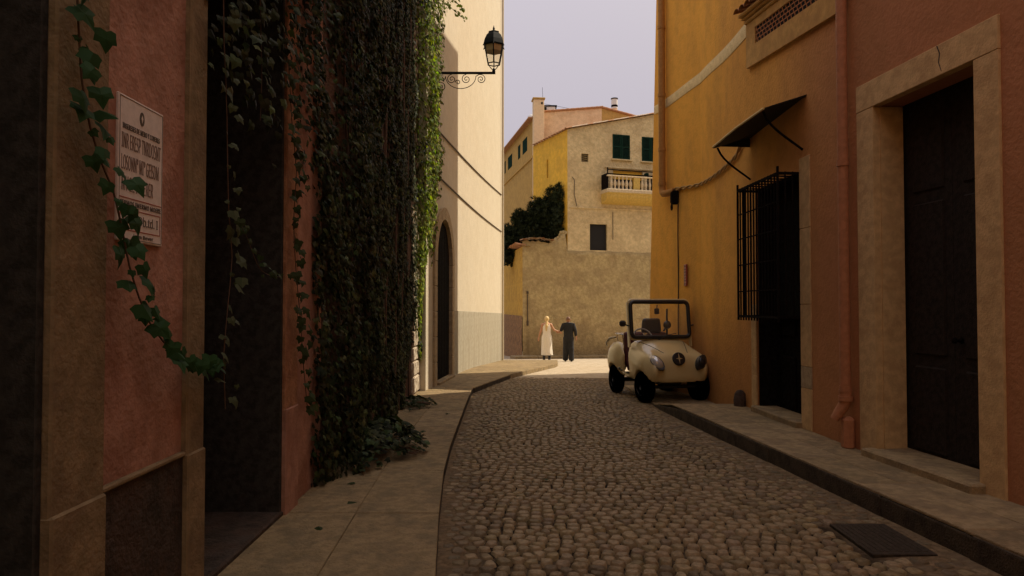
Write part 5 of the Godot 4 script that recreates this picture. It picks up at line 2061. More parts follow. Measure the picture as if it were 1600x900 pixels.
func build_notice() -> void:
	var t := thing("notice_board", P(LEFT, 1.80, 3.0), "white printed notice with red boxed line on the dark terracotta wall", "sign")
	var w := 0.362
	var hh := 0.60
	var mb := MB.new()
	mb.box(P(LEFT + 0.005, 2.405 - hh * 0.5, 2.825 + w * 0.5), Vector3(0.014, hh, w), 0.003)
	put("panel", mb, M.sign_white, t)
	var bar := func(x0: float, x1: float, y0: float, y1: float, m: Material, called: String) -> void:
		var q := MB.new()
		q.box(P(LEFT + 0.0128, 2.405 - (y0 + y1) * 0.5, 2.825 + (x0 + x1) * 0.5), Vector3(0.0012, absf(y1 - y0), x1 - x0), 0.0)
		put(called, q, m, t)
	# thin border
	for s in [[0.008, w - 0.008, 0.008, 0.010], [0.008, w - 0.008, 0.590, 0.592], [0.008, 0.0095, 0.011, 0.589], [w - 0.0095, w - 0.008, 0.011, 0.589]]:
		bar.call(s[0], s[1], s[2], s[3], M.sign_ink, "border")
	# oval emblem with a lozenge in it
	var o := PackedVector2Array()
	for k in 20:
		var a := TAU * k / 20.0
		o.append(Vector2(cos(a) * 0.019, sin(a) * 0.030))
	mb = MB.new()
	var xf := Transform3D(Basis(Vector3.FORWARD, Vector3.UP, Vector3.RIGHT), P(LEFT + 0.0122, 2.405 - 0.068, 2.825 + 0.178))
	mb.prism(o, 0.0012, xf)
	put("emblem", mb, M.sign_ink, t)
	mb = MB.new()
	xf.origin.x += 0.0012
	mb.prism(PackedVector2Array([Vector2(0, -0.017), Vector2(0.007, 0.002), Vector2(0, 0.017), Vector2(-0.007, 0.002)]), 0.001, xf)
	put("emblem_mark", mb, M.sign_white, t)
	lettering(t, "lettering", "INSERESES DE MERO Y COBERES", Vector2(0.178, 0.128), 0.30, 0.022, M.sign_ink)
	lettering(t, "lettering", "INR ERESP TNRDOSNT", Vector2(0.18, 0.187), 0.315, 0.062, M.sign_brown, false)
	lettering(t, "lettering", "LOSONN° MI° GEISDM", Vector2(0.172, 0.276), 0.30, 0.062, M.sign_brown, false)
	lettering(t, "lettering", "MV 2E I O ERER", Vector2(0.15, 0.363), 0.25, 0.060, M.sign_brown, false)
	bar.call(0.012, w - 0.012, 0.420, 0.4235, M.sign_red, "rule")
	lettering(t, "lettering", "SERMOS IMERMO MOERE", Vector2(0.18, 0.443), 0.33, 0.020, M.sign_ink)
	for s in [[0.016, w - 0.02, 0.466, 0.4695], [0.016, w - 0.02, 0.552, 0.5555], [0.016, 0.0195, 0.470, 0.5515], [w - 0.0235, w - 0.02, 0.470, 0.5515]]:
		bar.call(s[0], s[1], s[2], s[3], M.sign_red, "red_box")
	lettering(t, "lettering", "carf (®b.td. I", Vector2(0.18, 0.511), 0.28, 0.050, M.sign_ink, false)
	lettering(t, "lettering", "imm Bever", Vector2(0.2, 0.574), 0.16, 0.017, M.sign_ink)


# ------------------------------------------------------------------ street lantern on its bracket
func spiral(c: Vector3, u: Vector3, r0: float, turns: float, start: float, dir: float) -> Array:
	var pts := []
	var n := int(turns * 16.0)
	for k in n + 1:
		var f := float(k) / n
		var a := start + dir * TAU * turns * f
		var r := lerpf(r0, r0 * 0.12, f)
		pts.append(c + u * (cos(a) * r) + Vector3.UP * (sin(a) * r))
	return pts


func build_lantern() -> void:
	var dd := 12.45
	var x0 := arch_x(dd) + 0.01
	var y := 5.68
	var t := thing("street_lantern", P(x0, y - 0.4, dd), "black hexagonal street lantern on a scrolled iron wall bracket", "street lamp")
	var tip := -0.325
	var mb := MB.new()
	mb.beam(P(x0, y, dd), P(tip + 0.03, y, dd), 0.035, 0.04, Vector3.UP, 0.006)
	put("arm", mb, M.lantern, t)
	mb = MB.new()
	mb.box(P(x0 + 0.02, y - 0.18, dd), Vector3(0.03, 0.52, 0.06), 0.008)
	put("wall_plate", mb, M.lantern, t)
	var R := Vector3.RIGHT
	var sc := [spiral(P(x0 + 0.15, y - 0.25, dd), R, 0.085, 1.8, PI * 0.75, -1.0), spiral(P(x0 + 0.34, y - 0.11, dd), R, 0.085, 1.7, PI * 0.5, 1.0), spiral(P(x0 + 0.60, y - 0.11, dd), R, 0.085, 1.7, PI * 0.5, 1.0), spiral(P(x0 + 0.86, y - 0.11, dd), R, 0.085, 1.8, PI * 0.6, -1.0), spiral(P(x0 + 0.45, y - 0.17, dd), R, 0.05, 1.3, PI, -1.0)]
	for s in sc:
		mb = MB.new()
		mb.tube(s, 0.007, 6)
		put("scroll", mb, M.lantern, t)
	mb = MB.new()
	var pts := []
	for k in 21:
		var f := k / 20.0
		var a := PI + PI * f
		pts.append(P(x0 + 0.50 + 0.27 * cos(a), y - 0.06 + 0.22 * sin(a), dd))
	mb.tube(pts, 0.007, 6)
	mb.tube([P(x0 + 0.77, y - 0.06, dd), P(x0 + 0.82, y - 0.03, dd), P(x0 + 0.86, y - 0.02, dd)], 0.007, 6)
	mb.tube([P(x0 + 0.04, y - 0.08, dd), P(x0 + 0.13, y - 0.09, dd), P(x0 + 0.20, y - 0.14, dd), P(x0 + 0.235, y - 0.06, dd)], 0.007, 6)
	put("scroll", mb, M.lantern, t)
	# the lantern: cup, six panes between bars, a domed hood, a finial
	var c := P(tip, y + 0.02, dd)
	var X := Transform3D(Basis(Vector3.UP, PI / 6.0), c)
	mb = MB.new()
	mb.lathe([Vector2(0.0, -0.03), Vector2(0.03, -0.03), Vector2(0.03, 0.02), Vector2(0.018, 0.04), Vector2(0.018, 0.06), Vector2(0.0, 0.07)], 12, Transform3D(Basis.IDENTITY, c))
	put("socket", mb, M.lantern, t)
	mb = MB.new()
	for k in 3:
		var a := TAU * k / 3.0 + PI / 6.0
		var q := []
		for i in 7:
			var f := i / 6.0
			q.append(c + Vector3(cos(a), 0, sin(a)) * (0.02 + 0.085 * sin(f * PI * 0.5)) + Vector3.UP * (0.03 + 0.10 * f))
		mb.tube(q, 0.008, 5)
	put("cradle", mb, M.lantern, t)
	var b0 := 0.14
	var b1 := 0.47
	var r0 := 0.115
	var r1 := 0.185
	for k in 6:
		var a := TAU * k / 6.0 + PI / 6.0
		var a2 := TAU * (k + 1) / 6.0 + PI / 6.0
		var e0 := c + Vector3(cos(a) * r0, b0, sin(a) * r0)
		var e1 := c + Vector3(cos(a) * r1, b1, sin(a) * r1)
		var f0 := c + Vector3(cos(a2) * r0, b0, sin(a2) * r0)
		var f1 := c + Vector3(cos(a2) * r1, b1, sin(a2) * r1)
		mb = MB.new()
		mb.tube([e0, e1], 0.011, 6)
		put("frame_bar", mb, M.lantern, t)
		mb = MB.new()
		mb.tube([e0, f0], 0.011, 6)
		mb.tube([e1, f1], 0.013, 6)
		put("frame_bar", mb, M.lantern, t)
		mb = MB.new()
		mb.quad(e0, f0, f1, e1)
		put("pane", mb, M.lamp_glass, t)
		mb = MB.new()
		mb.tube([e1 + Vector3.UP * 0.02, e1 + Vector3(cos(a) * 0.03, -0.03, sin(a) * 0.03)], [0.012, 0.008], 6)
		put("ear", mb, M.lantern, t)
	mb = MB.new()
	mb.lathe([Vector2(0.20, 0.465), Vector2(0.205, 0.48), Vector2(0.185, 0.56), Vector2(0.145, 0.645), Vector2(0.105, 0.69), Vector2(0.105, 0.715), Vector2(0.085, 0.72), Vector2(0.0, 0.735)], 6, X, true)
	put("hood", mb, M.lantern, t)
	# enamelled reflector under the hood
	mb = MB.new()
	mb.lathe([Vector2(0.155, 0.355), Vector2(0.165, 0.46)], 6, X, true)
	put("reflector", mb, M.reflector, t)
	mb = MB.new()
	mb.lathe([Vector2(0.03, 0.73), Vector2(0.012, 0.75), Vector2(0.022, 0.775), Vector2(0.012, 0.80), Vector2(0.0, 0.845)], 10, Transform3D(Basis.IDENTITY, c))
	put("finial", mb, M.lantern, t)


func build_drain() -> void:
	var t := thing("drain_cover", P(2.42, 0.004, 4.85), "dark iron drain cover let into the cobbles beside the kerb", "drain cover")
	var q := func(a: float, b: float) -> Array: return [lerpf(2.22, 2.62, a) + 0.02 * b * (0.5 - a), lerpf(4.37, 4.98, b)]
	var mb := MB.new()
	slab(mb, [q.call(0.0, 0.0), q.call(1.0, 0.0), q.call(1.0, 1.0), q.call(0.0, 1.0)], func(_d): return 0.010, 0.05, 0.0, 0.0, 0.004)
	put("frame", mb, M.drain, t)
	for k in 9:
		mb = MB.new()
		var a0 := 0.06 + 0.88 * k / 9.0
		slab(mb, [q.call(a0, 0.07), q.call(a0 + 0.075, 0.07), q.call(a0 + 0.075, 0.93), q.call(a0, 0.93)], func(_d): return 0.0125, 0.008, 0.0, 0.0, 0.002)
		put("bar", mb, M.drain, t)


# ------------------------------------------------------------------ meshing a distance field (surface nets)
func nets(f: Callable, lo: Vector3, hi: Vector3, c: float) -> MB:
	var mb := MB.new()
	var B := 4
	var bx := int(ceil((hi.x - lo.x) / c / B))
	var by := int(ceil((hi.y - lo.y) / c / B))
	var bz := int(ceil((hi.z - lo.z) / c / B))
	var nx := bx * B + 1
	var ny := by * B + 1
	var nz := bz * B + 1
	var F := PackedFloat32Array()
	F.resize(nx * ny * nz)
	var done := PackedByteArray()
	done.resize(nx * ny * nz)
	var live := []
	var reach := c * B * 0.87 * 1.35
	for iz in bz:
		for iy in by:
			for ix in bx:
				var v: float = f.call(lo + Vector3(ix + 0.5, iy + 0.5, iz + 0.5) * (c * B))
				var near := absf(v) < reach
				if near:
					live.append(Vector3i(ix, iy, iz))
				for z in range(iz * B, iz * B + B + 1):
					for y in range(iy * B, iy * B + B + 1):
						var o := (z * ny + y) * nx
						for x in range(ix * B, ix * B + B + 1):
							if near:
								if done[o + x] != 2:
									done[o + x] = 2
									F[o + x] = f.call(lo + Vector3(x, y, z) * c)
							elif done[o + x] == 0:
								done[o + x] = 1
								F[o + x] = v
	var at := {}
	var offs := [0, 1, nx, nx + 1, nx * ny, nx * ny + 1, nx * ny + nx, nx * ny + nx + 1]
	var pos := [Vector3(0, 0, 0), Vector3(1, 0, 0), Vector3(0, 1, 0), Vector3(1, 1, 0), Vector3(0, 0, 1), Vector3(1, 0, 1), Vector3(0, 1, 1), Vector3(1, 1, 1)]
	var edges := [[0, 1], [2, 3], [4, 5], [6, 7], [0, 2], [1, 3], [4, 6], [5, 7], [0, 4], [1, 5], [2, 6], [3, 7]]
	for b: Vector3i in live:
		for z in range(b.z * B, b.z * B + B):
			for y in range(b.y * B, b.y * B + B):
				for x in range(b.x * B, b.x * B + B):
					var i := (z * ny + y) * nx + x
					var inside := 0
					for k in 8:
						if F[i + offs[k]] < 0.0:
							inside += 1
					if inside == 0 or inside == 8:
						continue
					var s := Vector3.ZERO
					var n := 0
					for e in edges:
						var va: float = F[i + offs[e[0]]]
						var vb: float = F[i + offs[e[1]]]
						if (va < 0.0) != (vb < 0.0):
							s += pos[e[0]].lerp(pos[e[1]], va / (va - vb))
							n += 1
					at[i] = mb.vert(lo + (Vector3(x, y, z) + s / n) * c, Vector3.ZERO)
	for i: int in at:
		var x := i % nx
		var y := (i / nx) % ny
		var z := i / (nx * ny)
		for ax in 3:
			var st: int = [1, nx, nx * ny][ax]
			var u: int = [nx, nx * ny, 1][ax]
			var w: int = [nx * ny, 1, nx][ax]
			var a := F[i]
			if i + st >= F.size():
				continue
			var bb := F[i + st]
			if (a < 0.0) == (bb < 0.0):
				continue
			if not (at.has(i - u) and at.has(i - w) and at.has(i - u - w)):
				continue
			var q := [at[i], at[i - u], at[i - u - w], at[i - w]]
			if a < 0.0:
				mb.face(q[0], q[1], q[2])
				mb.face(q[0], q[2], q[3])
			else:
				mb.face(q[0], q[2], q[1])
				mb.face(q[0], q[3], q[2])
	smooth(mb)
	return mb


func smooth(mb: MB) -> void:
	for k in mb.N.size():
		mb.N[k] = Vector3.ZERO
	for k in range(0, mb.I.size(), 3):
		var a := mb.I[k]
		var b := mb.I[k + 2]
		var c := mb.I[k + 1]
		var n := (mb.P[b] - mb.P[a]).cross(mb.P[c] - mb.P[a])
		mb.N[a] += n
		mb.N[b] += n
		mb.N[c] += n
	for k in mb.N.size():
		mb.N[k] = mb.N[k].normalized()


func smin(a: float, b: float, k: float) -> float:
	var h := maxf(k - absf(a - b), 0.0) / k
	return minf(a, b) - h * h * k * 0.25

func capsule(p: Vector3, a: Vector3, b: Vector3, ra: float, rb: float) -> float:
	var ab := b - a
	var t := clampf((p - a).dot(ab) / ab.length_squared(), 0.0, 1.0)
	return p.distance_to(a + ab * t) - lerpf(ra, rb, t)

func ellipsoid(p: Vector3, c: Vector3, r: Vector3) -> float:
	var q := (p - c) / r
	var k0 := q.length()
	var k1 := (q / r).length()
	return k0 * (k0 - 1.0) / maxf(k1, 0.0001)

func rbox(p: Vector3, c: Vector3, h: Vector3, r: float) -> float:
	var q := (p - c).abs() - h + Vector3.ONE * r
	return q.max(Vector3.ZERO).length() + minf(maxf(q.x, maxf(q.y, q.z)), 0.0) - r


# ------------------------------------------------------------------ the little open car
func car_shell(p: Vector3) -> float:
	var q := Vector3(absf(p.x), p.y, p.z)
	# tub, tall rounded nose, tail
	var d := rbox(q, Vector3(0, 0.50, -0.10), Vector3(0.49, 0.17, 0.78), 0.10)
	# broad nose: a rounded block under a bonnet that slopes and narrows towards the front
	var zz := clampf((q.z - 0.1) / 0.9, 0.0, 1.0)
	var nose := rbox(q, Vector3(0, 0.64, 0.36), Vector3(0.515 - 0.045 * zz * zz, 0.36, 0.60), 0.16)
	nose = -smin(-nose, -((q - Vector3(0, 0.985, 0.25)).dot(Vector3(0, 0.93, 0.37)) + 0.42 * q.x * q.x - 0.035), 0.16)
	nose = -smin(-nose, -((q - Vector3(0, 0.62, 0.965)).dot(Vector3(0.0, 0.0, 1.0)) + 0.35 * q.x * q.x), 0.12)
	d = smin(d, nose, 0.06)
	d = smin(d, ellipsoid(q, Vector3(0, 0.60, -0.62), Vector3(0.47, 0.36, 0.50)), 0.10)
	# wings
	var wing := ellipsoid(q, Vector3(0.41, 0.52, 0.60), Vector3(0.12, 0.25, 0.40))
	wing = smin(wing, capsule(q, Vector3(0.40, 0.60, 0.72), Vector3(0.43, 0.70, 0.20), 0.115, 0.085), 0.10)
	d = smin(d, wing, 0.12)
	d = smin(d, ellipsoid(q, Vector3(0.41, 0.57, -0.70), Vector3(0.145, 0.33, 0.40)), 0.07)
	# cockpit with open sides, level deck behind
	var hole := rbox(q, Vector3(0, 0.98, -0.16), Vector3(0.42, 0.62, 0.27), 0.05)
	var door := rbox(q, Vector3(0.5, 0.90, -0.10), Vector3(0.5, 0.53, 0.22), 0.06)
	d = maxf(d, -minf(hole, door))
	d = maxf(d, -rbox(q, Vector3(0, 1.30, -0.75), Vector3(0.8, 0.40, 0.40), 0.06))
	# wheel arches and the open belly
	for z in [0.65, -0.65]:
		var r := Vector2(q.y - 0.24, q.z - z).length() - 0.275
		d = maxf(d, -maxf(r, 0.30 - q.x))
	d = maxf(d, -rbox(q, Vector3(0, 0.16, 0.0), Vector3(0.8, 0.17, 1.5), 0.02))
	d = maxf(d, -rbox(q, Vector3(0, 0.36, -0.12), Vector3(0.36, 0.12, 0.90), 0.05))
	return d


func build_car() -> void:
	var th := 0.20
	var t := thing("small_open_car", P(2.43, 0.0, 11.95), "tiny cream open-topped two-seater car parked against the orange wall", "car")
	t.rotation.y = th
	M.car_paint = plain_mat(Vector3(0.58, 0.46, 0.225), 0.30, 0.0, 0.5)
	M.car_paint.clearcoat_enabled = true
	M.car_paint.clearcoat = 0.6
	M.car_paint.clearcoat_roughness = 0.12
	M.rubber = plain_mat(Vector3(0.016, 0.015, 0.014), 0.75)
	M.black_trim = plain_mat(Vector3(0.014, 0.013, 0.013), 0.45)
	M.hub = plain_mat(Vector3(0.25, 0.23, 0.2), 0.4, 0.6)
	M.seat_red = plain_mat(Vector3(0.085, 0.018, 0.018), 0.6)
	M.chrome = plain_mat(Vector3(0.6, 0.58, 0.54), 0.18, 1.0)
	M.lens = plain_mat(Vector3(0.62, 0.60, 0.58), 0.12, 0.3, 0.8)
	M.badge = plain_mat(Vector3(0.012, 0.012, 0.014), 0.35)
	M.star = plain_mat(Vector3(0.55, 0.46, 0.24), 0.35, 0.5)
	var shell := nets(car_shell, Vector3(-0.64, 0.26, -1.16), Vector3(0.64, 1.10, 1.08), 0.016)
	var body := put("body", shell, M.car_paint, t, false)
	var mb: MB
	# bonnet seams and the crease lines that frame the bonnet
	for s in [-1.0, 1.0]:
		var pts := []
		for k in 13:
			var f := k / 12.0
			pts.append(on_shell(Vector3(s * lerpf(0.40, 0.20, f), 1.2, lerpf(0.20, 0.80, f)), Vector3(0, -1, 0)) + Vector3(0, 0.001, 0))
		mb = MB.new()
		mb.tube(pts, 0.005, 5)
		put("bonnet_seam", mb, M.black_trim, body, false)
	# headlights: tilted ovals let into the wings
	for s in [-1.0, 1.0]:
		var c := on_shell(Vector3(s * 0.375, 0.655, 1.4), Vector3(0, 0, -1))
		var n := (Vector3(s * 0.36, 0.36, 0.86)).normalized()
		var up := (Vector3(-s * 0.75, 0.75, 0.2) - n * n.dot(Vector3(-s * 0.75, 0.75, 0.2))).normalized()
		if s < 0.0:
			up = (Vector3(-0.62, 0.72, 0.1) - n * n.dot(Vector3(-0.62, 0.72, 0.1))).normalized()
		else:
			up = (Vector3(0.62, 0.72, 0.1) - n * n.dot(Vector3(0.62, 0.72, 0.1))).normalized()
		var fr := Basis(up.cross(n), up, n)
		mb = MB.new()
		var o := PackedVector2Array()
		for k in 24:
			var a := TAU * k / 24.0
			o.append(Vector2(cos(a) * 0.077, sin(a) * 0.140 * (1.0 - 0.12 * sin(a))))
		mb.prism(o, 0.075, Transform3D(fr, c - n * 0.050))
		var hl := put("headlight", mb, M.black_trim, t, false)
		mb = MB.new()
		mb.lathe([Vector2(0.068, 0.0), Vector2(0.062, 0.014), Vector2(0.044, 0.026), Vector2(0.022, 0.033), Vector2(0.0, 0.035)], 20, Transform3D(Basis(fr.x, fr.z, -fr.y) * Basis.from_scale(Vector3(1.0, 1.0, 1.95)), c + n * 0.022))
		put("lens", mb, M.lens if s < 0.0 else M.badge, hl, false)  # wall-side lens near-black: the shade on it put into the colour
	# round badge with a bright four-pointed needle
	var bc := on_shell(Vector3(0, 0.70, 1.5), Vector3(0, 0, -1))
	var bn := shell_normal(bc)
	var bu := (Vector3.UP - bn * bn.y).normalized()
	var bf := Basis(bu.cross(bn), bu, bn)
	mb = MB.new()
	mb.lathe([Vector2(0.105, -0.02), Vector2(0.105, 0.016), Vector2(0.095, 0.022), Vector2(0.0, 0.024)], 28, Transform3D(Basis(bf.x, bf.z, -bf.y), bc))
	var bd := put("badge", mb, M.badge, t, false)
	mb = MB.new()
	var st := PackedVector2Array()
	for k in 8:
		var a := TAU * k / 8.0 + PI * 0.5
		var r: float = [0.088, 0.016, 0.055, 0.016, 0.088, 0.016, 0.055, 0.016][k]
		st.append(Vector2(cos(a) * r, sin(a) * r))
	mb.prism(st, 0.005, Transform3D(bf, bc + bn * 0.0235))
	put("badge_needle", mb, M.star, bd, false)
	# wheels
	for w in [[-0.46, 0.65], [0.46, 0.65], [-0.46, -0.65], [0.46, -0.65]]:
		var c := Vector3(w[0], 0.245, w[1])
		var ax := Basis(Vector3(0, 1, 0), Vector3(signf(w[0]), 0, 0), Vector3(0, 0, signf(w[0])))
		if w[1] > 0.0:
			ax = ax.rotated(Vector3.UP, 0.10)
		mb = MB.new()
		mb.lathe([Vector2(0.14, -0.07), Vector2(0.20, -0.078), Vector2(0.235, -0.066), Vector2(0.245, -0.045), Vector2(0.245, 0.045), Vector2(0.235, 0.066), Vector2(0.20, 0.078), Vector2(0.14, 0.07)], 28, Transform3D(ax, c))
		var wh := put("wheel", mb, M.rubber, t, false)
		mb = MB.new()
		mb.lathe([Vector2(0.15, -0.05), Vector2(0.15, 0.066), Vector2(0.135, 0.066), Vector2(0.12, 0.04), Vector2(0.07, 0.035), Vector2(0.055, 0.06), Vector2(0.0, 0.068)], 20, Transform3D(ax, c))
		put("rim", mb, M.hub, wh, false)
	# floor, sill and running gear seen beneath
	mb = MB.new()
	mb.box(Vector3(0, 0.345, -0.10), Vector3(0.86, 0.04, 1.2), 0.015)
	put("floor", mb, M.black_trim, t, false)
	mb = MB.new()
	mb.tube([Vector3(-0.4, 0.24, 0.65), Vector3(0.4, 0.24, 0.65)], 0.03, 8)
	mb.tube([Vector3(-0.4, 0.24, -0.65), Vector3(0.4, 0.24, -0.65)], 0.03, 8)
	mb.box(Vector3(0, 0.30, 0.0), Vector3(0.34, 0.09, 1.3), 0.02)
	mb.box(Vector3(-0.33, 0.29, 0.32), Vector3(0.12, 0.08, 0.14), 0.02)
	put("chassis", mb, M.black_trim, t, false)
	# windscreen: cream outer frame, black gasket, glass
	var lean := -0.14
	var ws := func(x: float, y: float, z := 0.0) -> Vector3: return Vector3(x, 0.985 + y * cos(lean), 0.235 + y * sin(lean) + z)
	var loop := func(wx: float, y0: float, y1: float, r: float, z: float) -> Array:
		var pts := []
		for c in [[1, 0], [1, 1], [-1, 1], [-1, 0]]:
			for k in 5:
				var a := PI * 0.5 * k / 4.0
				var base: float = [-PI * 0.5, 0.0, PI * 0.5, PI][[[1, 0], [1, 1], [-1, 1], [-1, 0]].find(c)]
				pts.append(ws.call(c[0] * (wx - r) + cos(base + a) * r, (y1 - r if c[1] else y0 + r) + sin(base + a) * r, z))
		return pts
	mb = MB.new()
	mb.tube(loop.call(0.532, 0.0, 0.645, 0.06, -0.03), 0.026, 8, true)
	for s in [-1.0, 1.0]:
		mb.beam(ws.call(s * 0.545, -0.14, -0.05), ws.call(s * 0.538, 0.61, -0.05), 0.02, 0.095, Vector3(0, 0, 1), 0.008)
	var wf := put("windscreen_frame", mb, M.car_paint, t, false)
	mb = MB.new()
	mb.tube(loop.call(0.512, 0.03, 0.618, 0.07, 0.008), 0.034, 8, true)
	put("gasket", mb, M.black_trim, wf, false)
	mb = MB.new()
	mb.quad(ws.call(-0.50, 0.035), ws.call(0.50, 0.035), ws.call(0.50, 0.61), ws.call(-0.50, 0.61))
	put("windscreen_glass", mb, M.glass, wf, false)
	mb = MB.new()
	mb.tube([ws.call(-0.06, 0.0, 0.03), ws.call(-0.05, -0.01, 0.05), ws.call(0.10, 0.06, 0.035), ws.call(0.26, 0.09, 0.035)], 0.007, 5)
	mb.tube([ws.call(-0.28, -0.005, 0.04), ws.call(-0.28, 0.02, 0.05), ws.call(-0.10, 0.05, 0.035)], 0.007, 5)
	put("wiper", mb, M.black_trim, t, false)
	# mirrors
	for s in [-1.0, 1.0]:
		mb = MB.new()
		mb.tube([Vector3(s * 0.55, 1.20, 0.20), Vector3(s * 0.61, 1.22, 0.20)], 0.012, 6)
		var arm := put("mirror_arm", mb, M.black_trim, t, false)
		mb = MB.new()
		mb.box(Vector3(s * 0.655, 1.24, 0.19), Vector3(0.115, 0.10, 0.06), 0.028)
		put("mirror", mb, M.black_trim, arm, false)
	mb = MB.new()
	mb.tube([ws.call(-0.02, 0.57, -0.03), ws.call(-0.02, 0.50, -0.05)], 0.010, 6)
	mb.box(ws.call(-0.02, 0.46, -0.06), Vector3(0.09, 0.10, 0.03), 0.025)
	put("inner_mirror", mb, M.black_trim, t, false)
	# upright pillar behind the screen on the wall side
	mb = MB.new()
	mb.tube([Vector3(0.34, 0.95, -0.30), Vector3(0.335, 1.48, -0.28)], 0.018, 6)
	mb.tube([Vector3(0.25, 1.10, -0.22), Vector3(0.33, 1.20, -0.28)], 0.018, 6)
	put("belt_post", mb, M.black_trim, t, false)
	mb = MB.new()
	mb.lathe([Vector2(0.0, -0.05), Vector2(0.05, -0.045), Vector2(0.075, 0.0), Vector2(0.05, 0.045), Vector2(0.0, 0.05)], 12, Transform3D(Basis(Vector3.RIGHT, Vector3(0, 0, 1), Vector3.DOWN), Vector3(0.33, 1.20, -0.26)))
	put("belt_reel", mb, M.black_trim, t, false)
	# dash, steering wheel
	mb = MB.new()
	mb.box(Vector3(0, 0.90, 0.12), Vector3(0.82, 0.12, 0.10), 0.04)
	put("dashboard", mb, M.black_trim, t, false)
	mb = MB.new()
	var ring := []
	for k in 20:
		var a := TAU * k / 20.0
		ring.append(Vector3(-0.22 + cos(a) * 0.155, 1.02 + sin(a) * 0.12, 0.0 + sin(a) * -0.10))
	mb.tube(ring, 0.013, 6, true)
	mb.tube([Vector3(-0.22, 1.02, 0.0), Vector3(-0.22, 0.92, 0.12)], 0.02, 6)
	mb.tube([Vector3(-0.37, 1.02, 0.0), Vector3(-0.07, 1.02, 0.0)], 0.010, 5)
	put("steering_wheel", mb, M.steer, t, false)
	# seats
	for s in [-1.0, 1.0]:
		var x: float = s * 0.215
		var seat_m: Material = M.seat_red
		mb = nets(func(p: Vector3) -> float: return smin(rbox(p, Vector3(x, 0.50, -0.16), Vector3(0.18, 0.10, 0.20), 0.06), rbox(p, Vector3(x, 0.78, -0.385 - (p.y - 0.5) * 0.14), Vector3(0.185, 0.30, 0.065), 0.06), 0.05), Vector3(x - 0.25, 0.34, -0.60), Vector3(x + 0.25, 1.16, 0.10), 0.03)
		var sm := put("seat", mb, seat_m, t, false)
		if s > 0.0:
			mb = nets(func(p: Vector3) -> float: return rbox(p, Vector3(0.10, 1.185, -0.42), Vector3(0.175 - 0.1 * (p.y - 1.185), 0.13, 0.05), 0.045), Vector3(-0.15, 1.0, -0.52), Vector3(0.35, 1.36, -0.32), 0.02)
			put("headrest", mb, M.black_trim, sm, false)
	# rear deck rack of thin rails
	mb = MB.new()
	var rk := []
	for p in [[-0.40, -0.52], [0.40, -0.52], [0.36, -0.98], [-0.36, -0.98]]:
		rk.append(Vector3(p[0], 1.03, p[1]))
	mb.tube(rk, 0.011, 6, true)
	var rack := put("luggage_rack", mb, M.chrome, t, false)
	for k in 4:
		mb = MB.new()
		mb.tube([Vector3(-0.38, 1.03, -0.60 - 0.10 * k), Vector3(0.38, 1.03, -0.60 - 0.10 * k)], 0.007, 5)
		put("rail", mb, M.chrome, rack, false)
	for p in [[-0.40, -0.52], [0.40, -0.52], [0.34, -0.95], [-0.34, -0.95]]:
		mb = MB.new()
		mb.tube([Vector3(p[0], 1.03, p[1]), Vector3(p[0] * 0.95, 0.84, p[1] + 0.03)], 0.009, 5)
		put("rack_leg", mb, M.chrome, rack, false)
	mb = MB.new()
	mb.tube([Vector3(-0.40, 0.97, -0.82), Vector3(-0.50, 0.94, -0.92), Vector3(-0.53, 0.86, -0.98), Vector3(-0.52, 0.80, -0.97)], [0.02, 0.025, 0.02, 0.012], 7)
	put("rolled_strap", mb, M.chrome, rack, false)
	# door pull and sill edge
	mb = MB.new()
	mb.box(Vector3(-0.555, 0.46, -0.26), Vector3(0.03, 0.05, 0.10), 0.012)
	mb.box(Vector3(-0.545, 0.44, -0.18), Vector3(0.03, 0.03, 0.10), 0.01)
	put("side_latch", mb, M.black_trim, t, false)


func on_shell(from: Vector3, dir: Vector3) -> Vector3:
	var p := from
	for k in 80:
		var d := car_shell(p)
		if d < 0.0008:
			break
		p += dir * maxf(d * 0.8, 0.0006)
	return p


func shell_normal(p: Vector3) -> Vector3:
	var e := 0.01
	return Vector3(car_shell(p + Vector3(e, 0, 0)) - car_shell(p - Vector3(e, 0, 0)), car_shell(p + Vector3(0, e, 0)) - car_shell(p - Vector3(0, e, 0)), car_shell(p + Vector3(0, 0, e)) - car_shell(p - Vector3(0, 0, e))).normalized()


# ------------------------------------------------------------------ the couple, walking away hand in hand
func person_field(p: Vector3, J: Dictionary) -> float:
	# torso as a chain, limbs as tapered capsules, joined softly; bodies face -z
	var d := ellipsoid(p, J.chest, J.chest_r)
	d = smin(d, ellipsoid(p, J.belly, J.belly_r), 0.10)
	d = smin(d, ellipsoid(p, J.hips, J.hips_r), 0.08)
	d = smin(d, capsule(p, J.neck0, J.neck1, 0.055, 0.047), 0.05)
	d = smin(d, capsule(p, J.shl, J.shr, 0.055, 0.055), 0.08)
	for s in ["l", "r"]:
		d = smin(d, capsule(p, J["sh" + s], J["el" + s], 0.047, 0.037), 0.04)
		d = smin(d, capsule(p, J["el" + s], J["wr" + s], 0.037, 0.024), 0.015)
		d = smin(d, capsule(p, J["hp" + s], J["kn" + s], 0.078, 0.052), 0.05)
		d = smin(d, capsule(p, J["kn" + s], J["an" + s], 0.052, 0.034), 0.02)
	return d


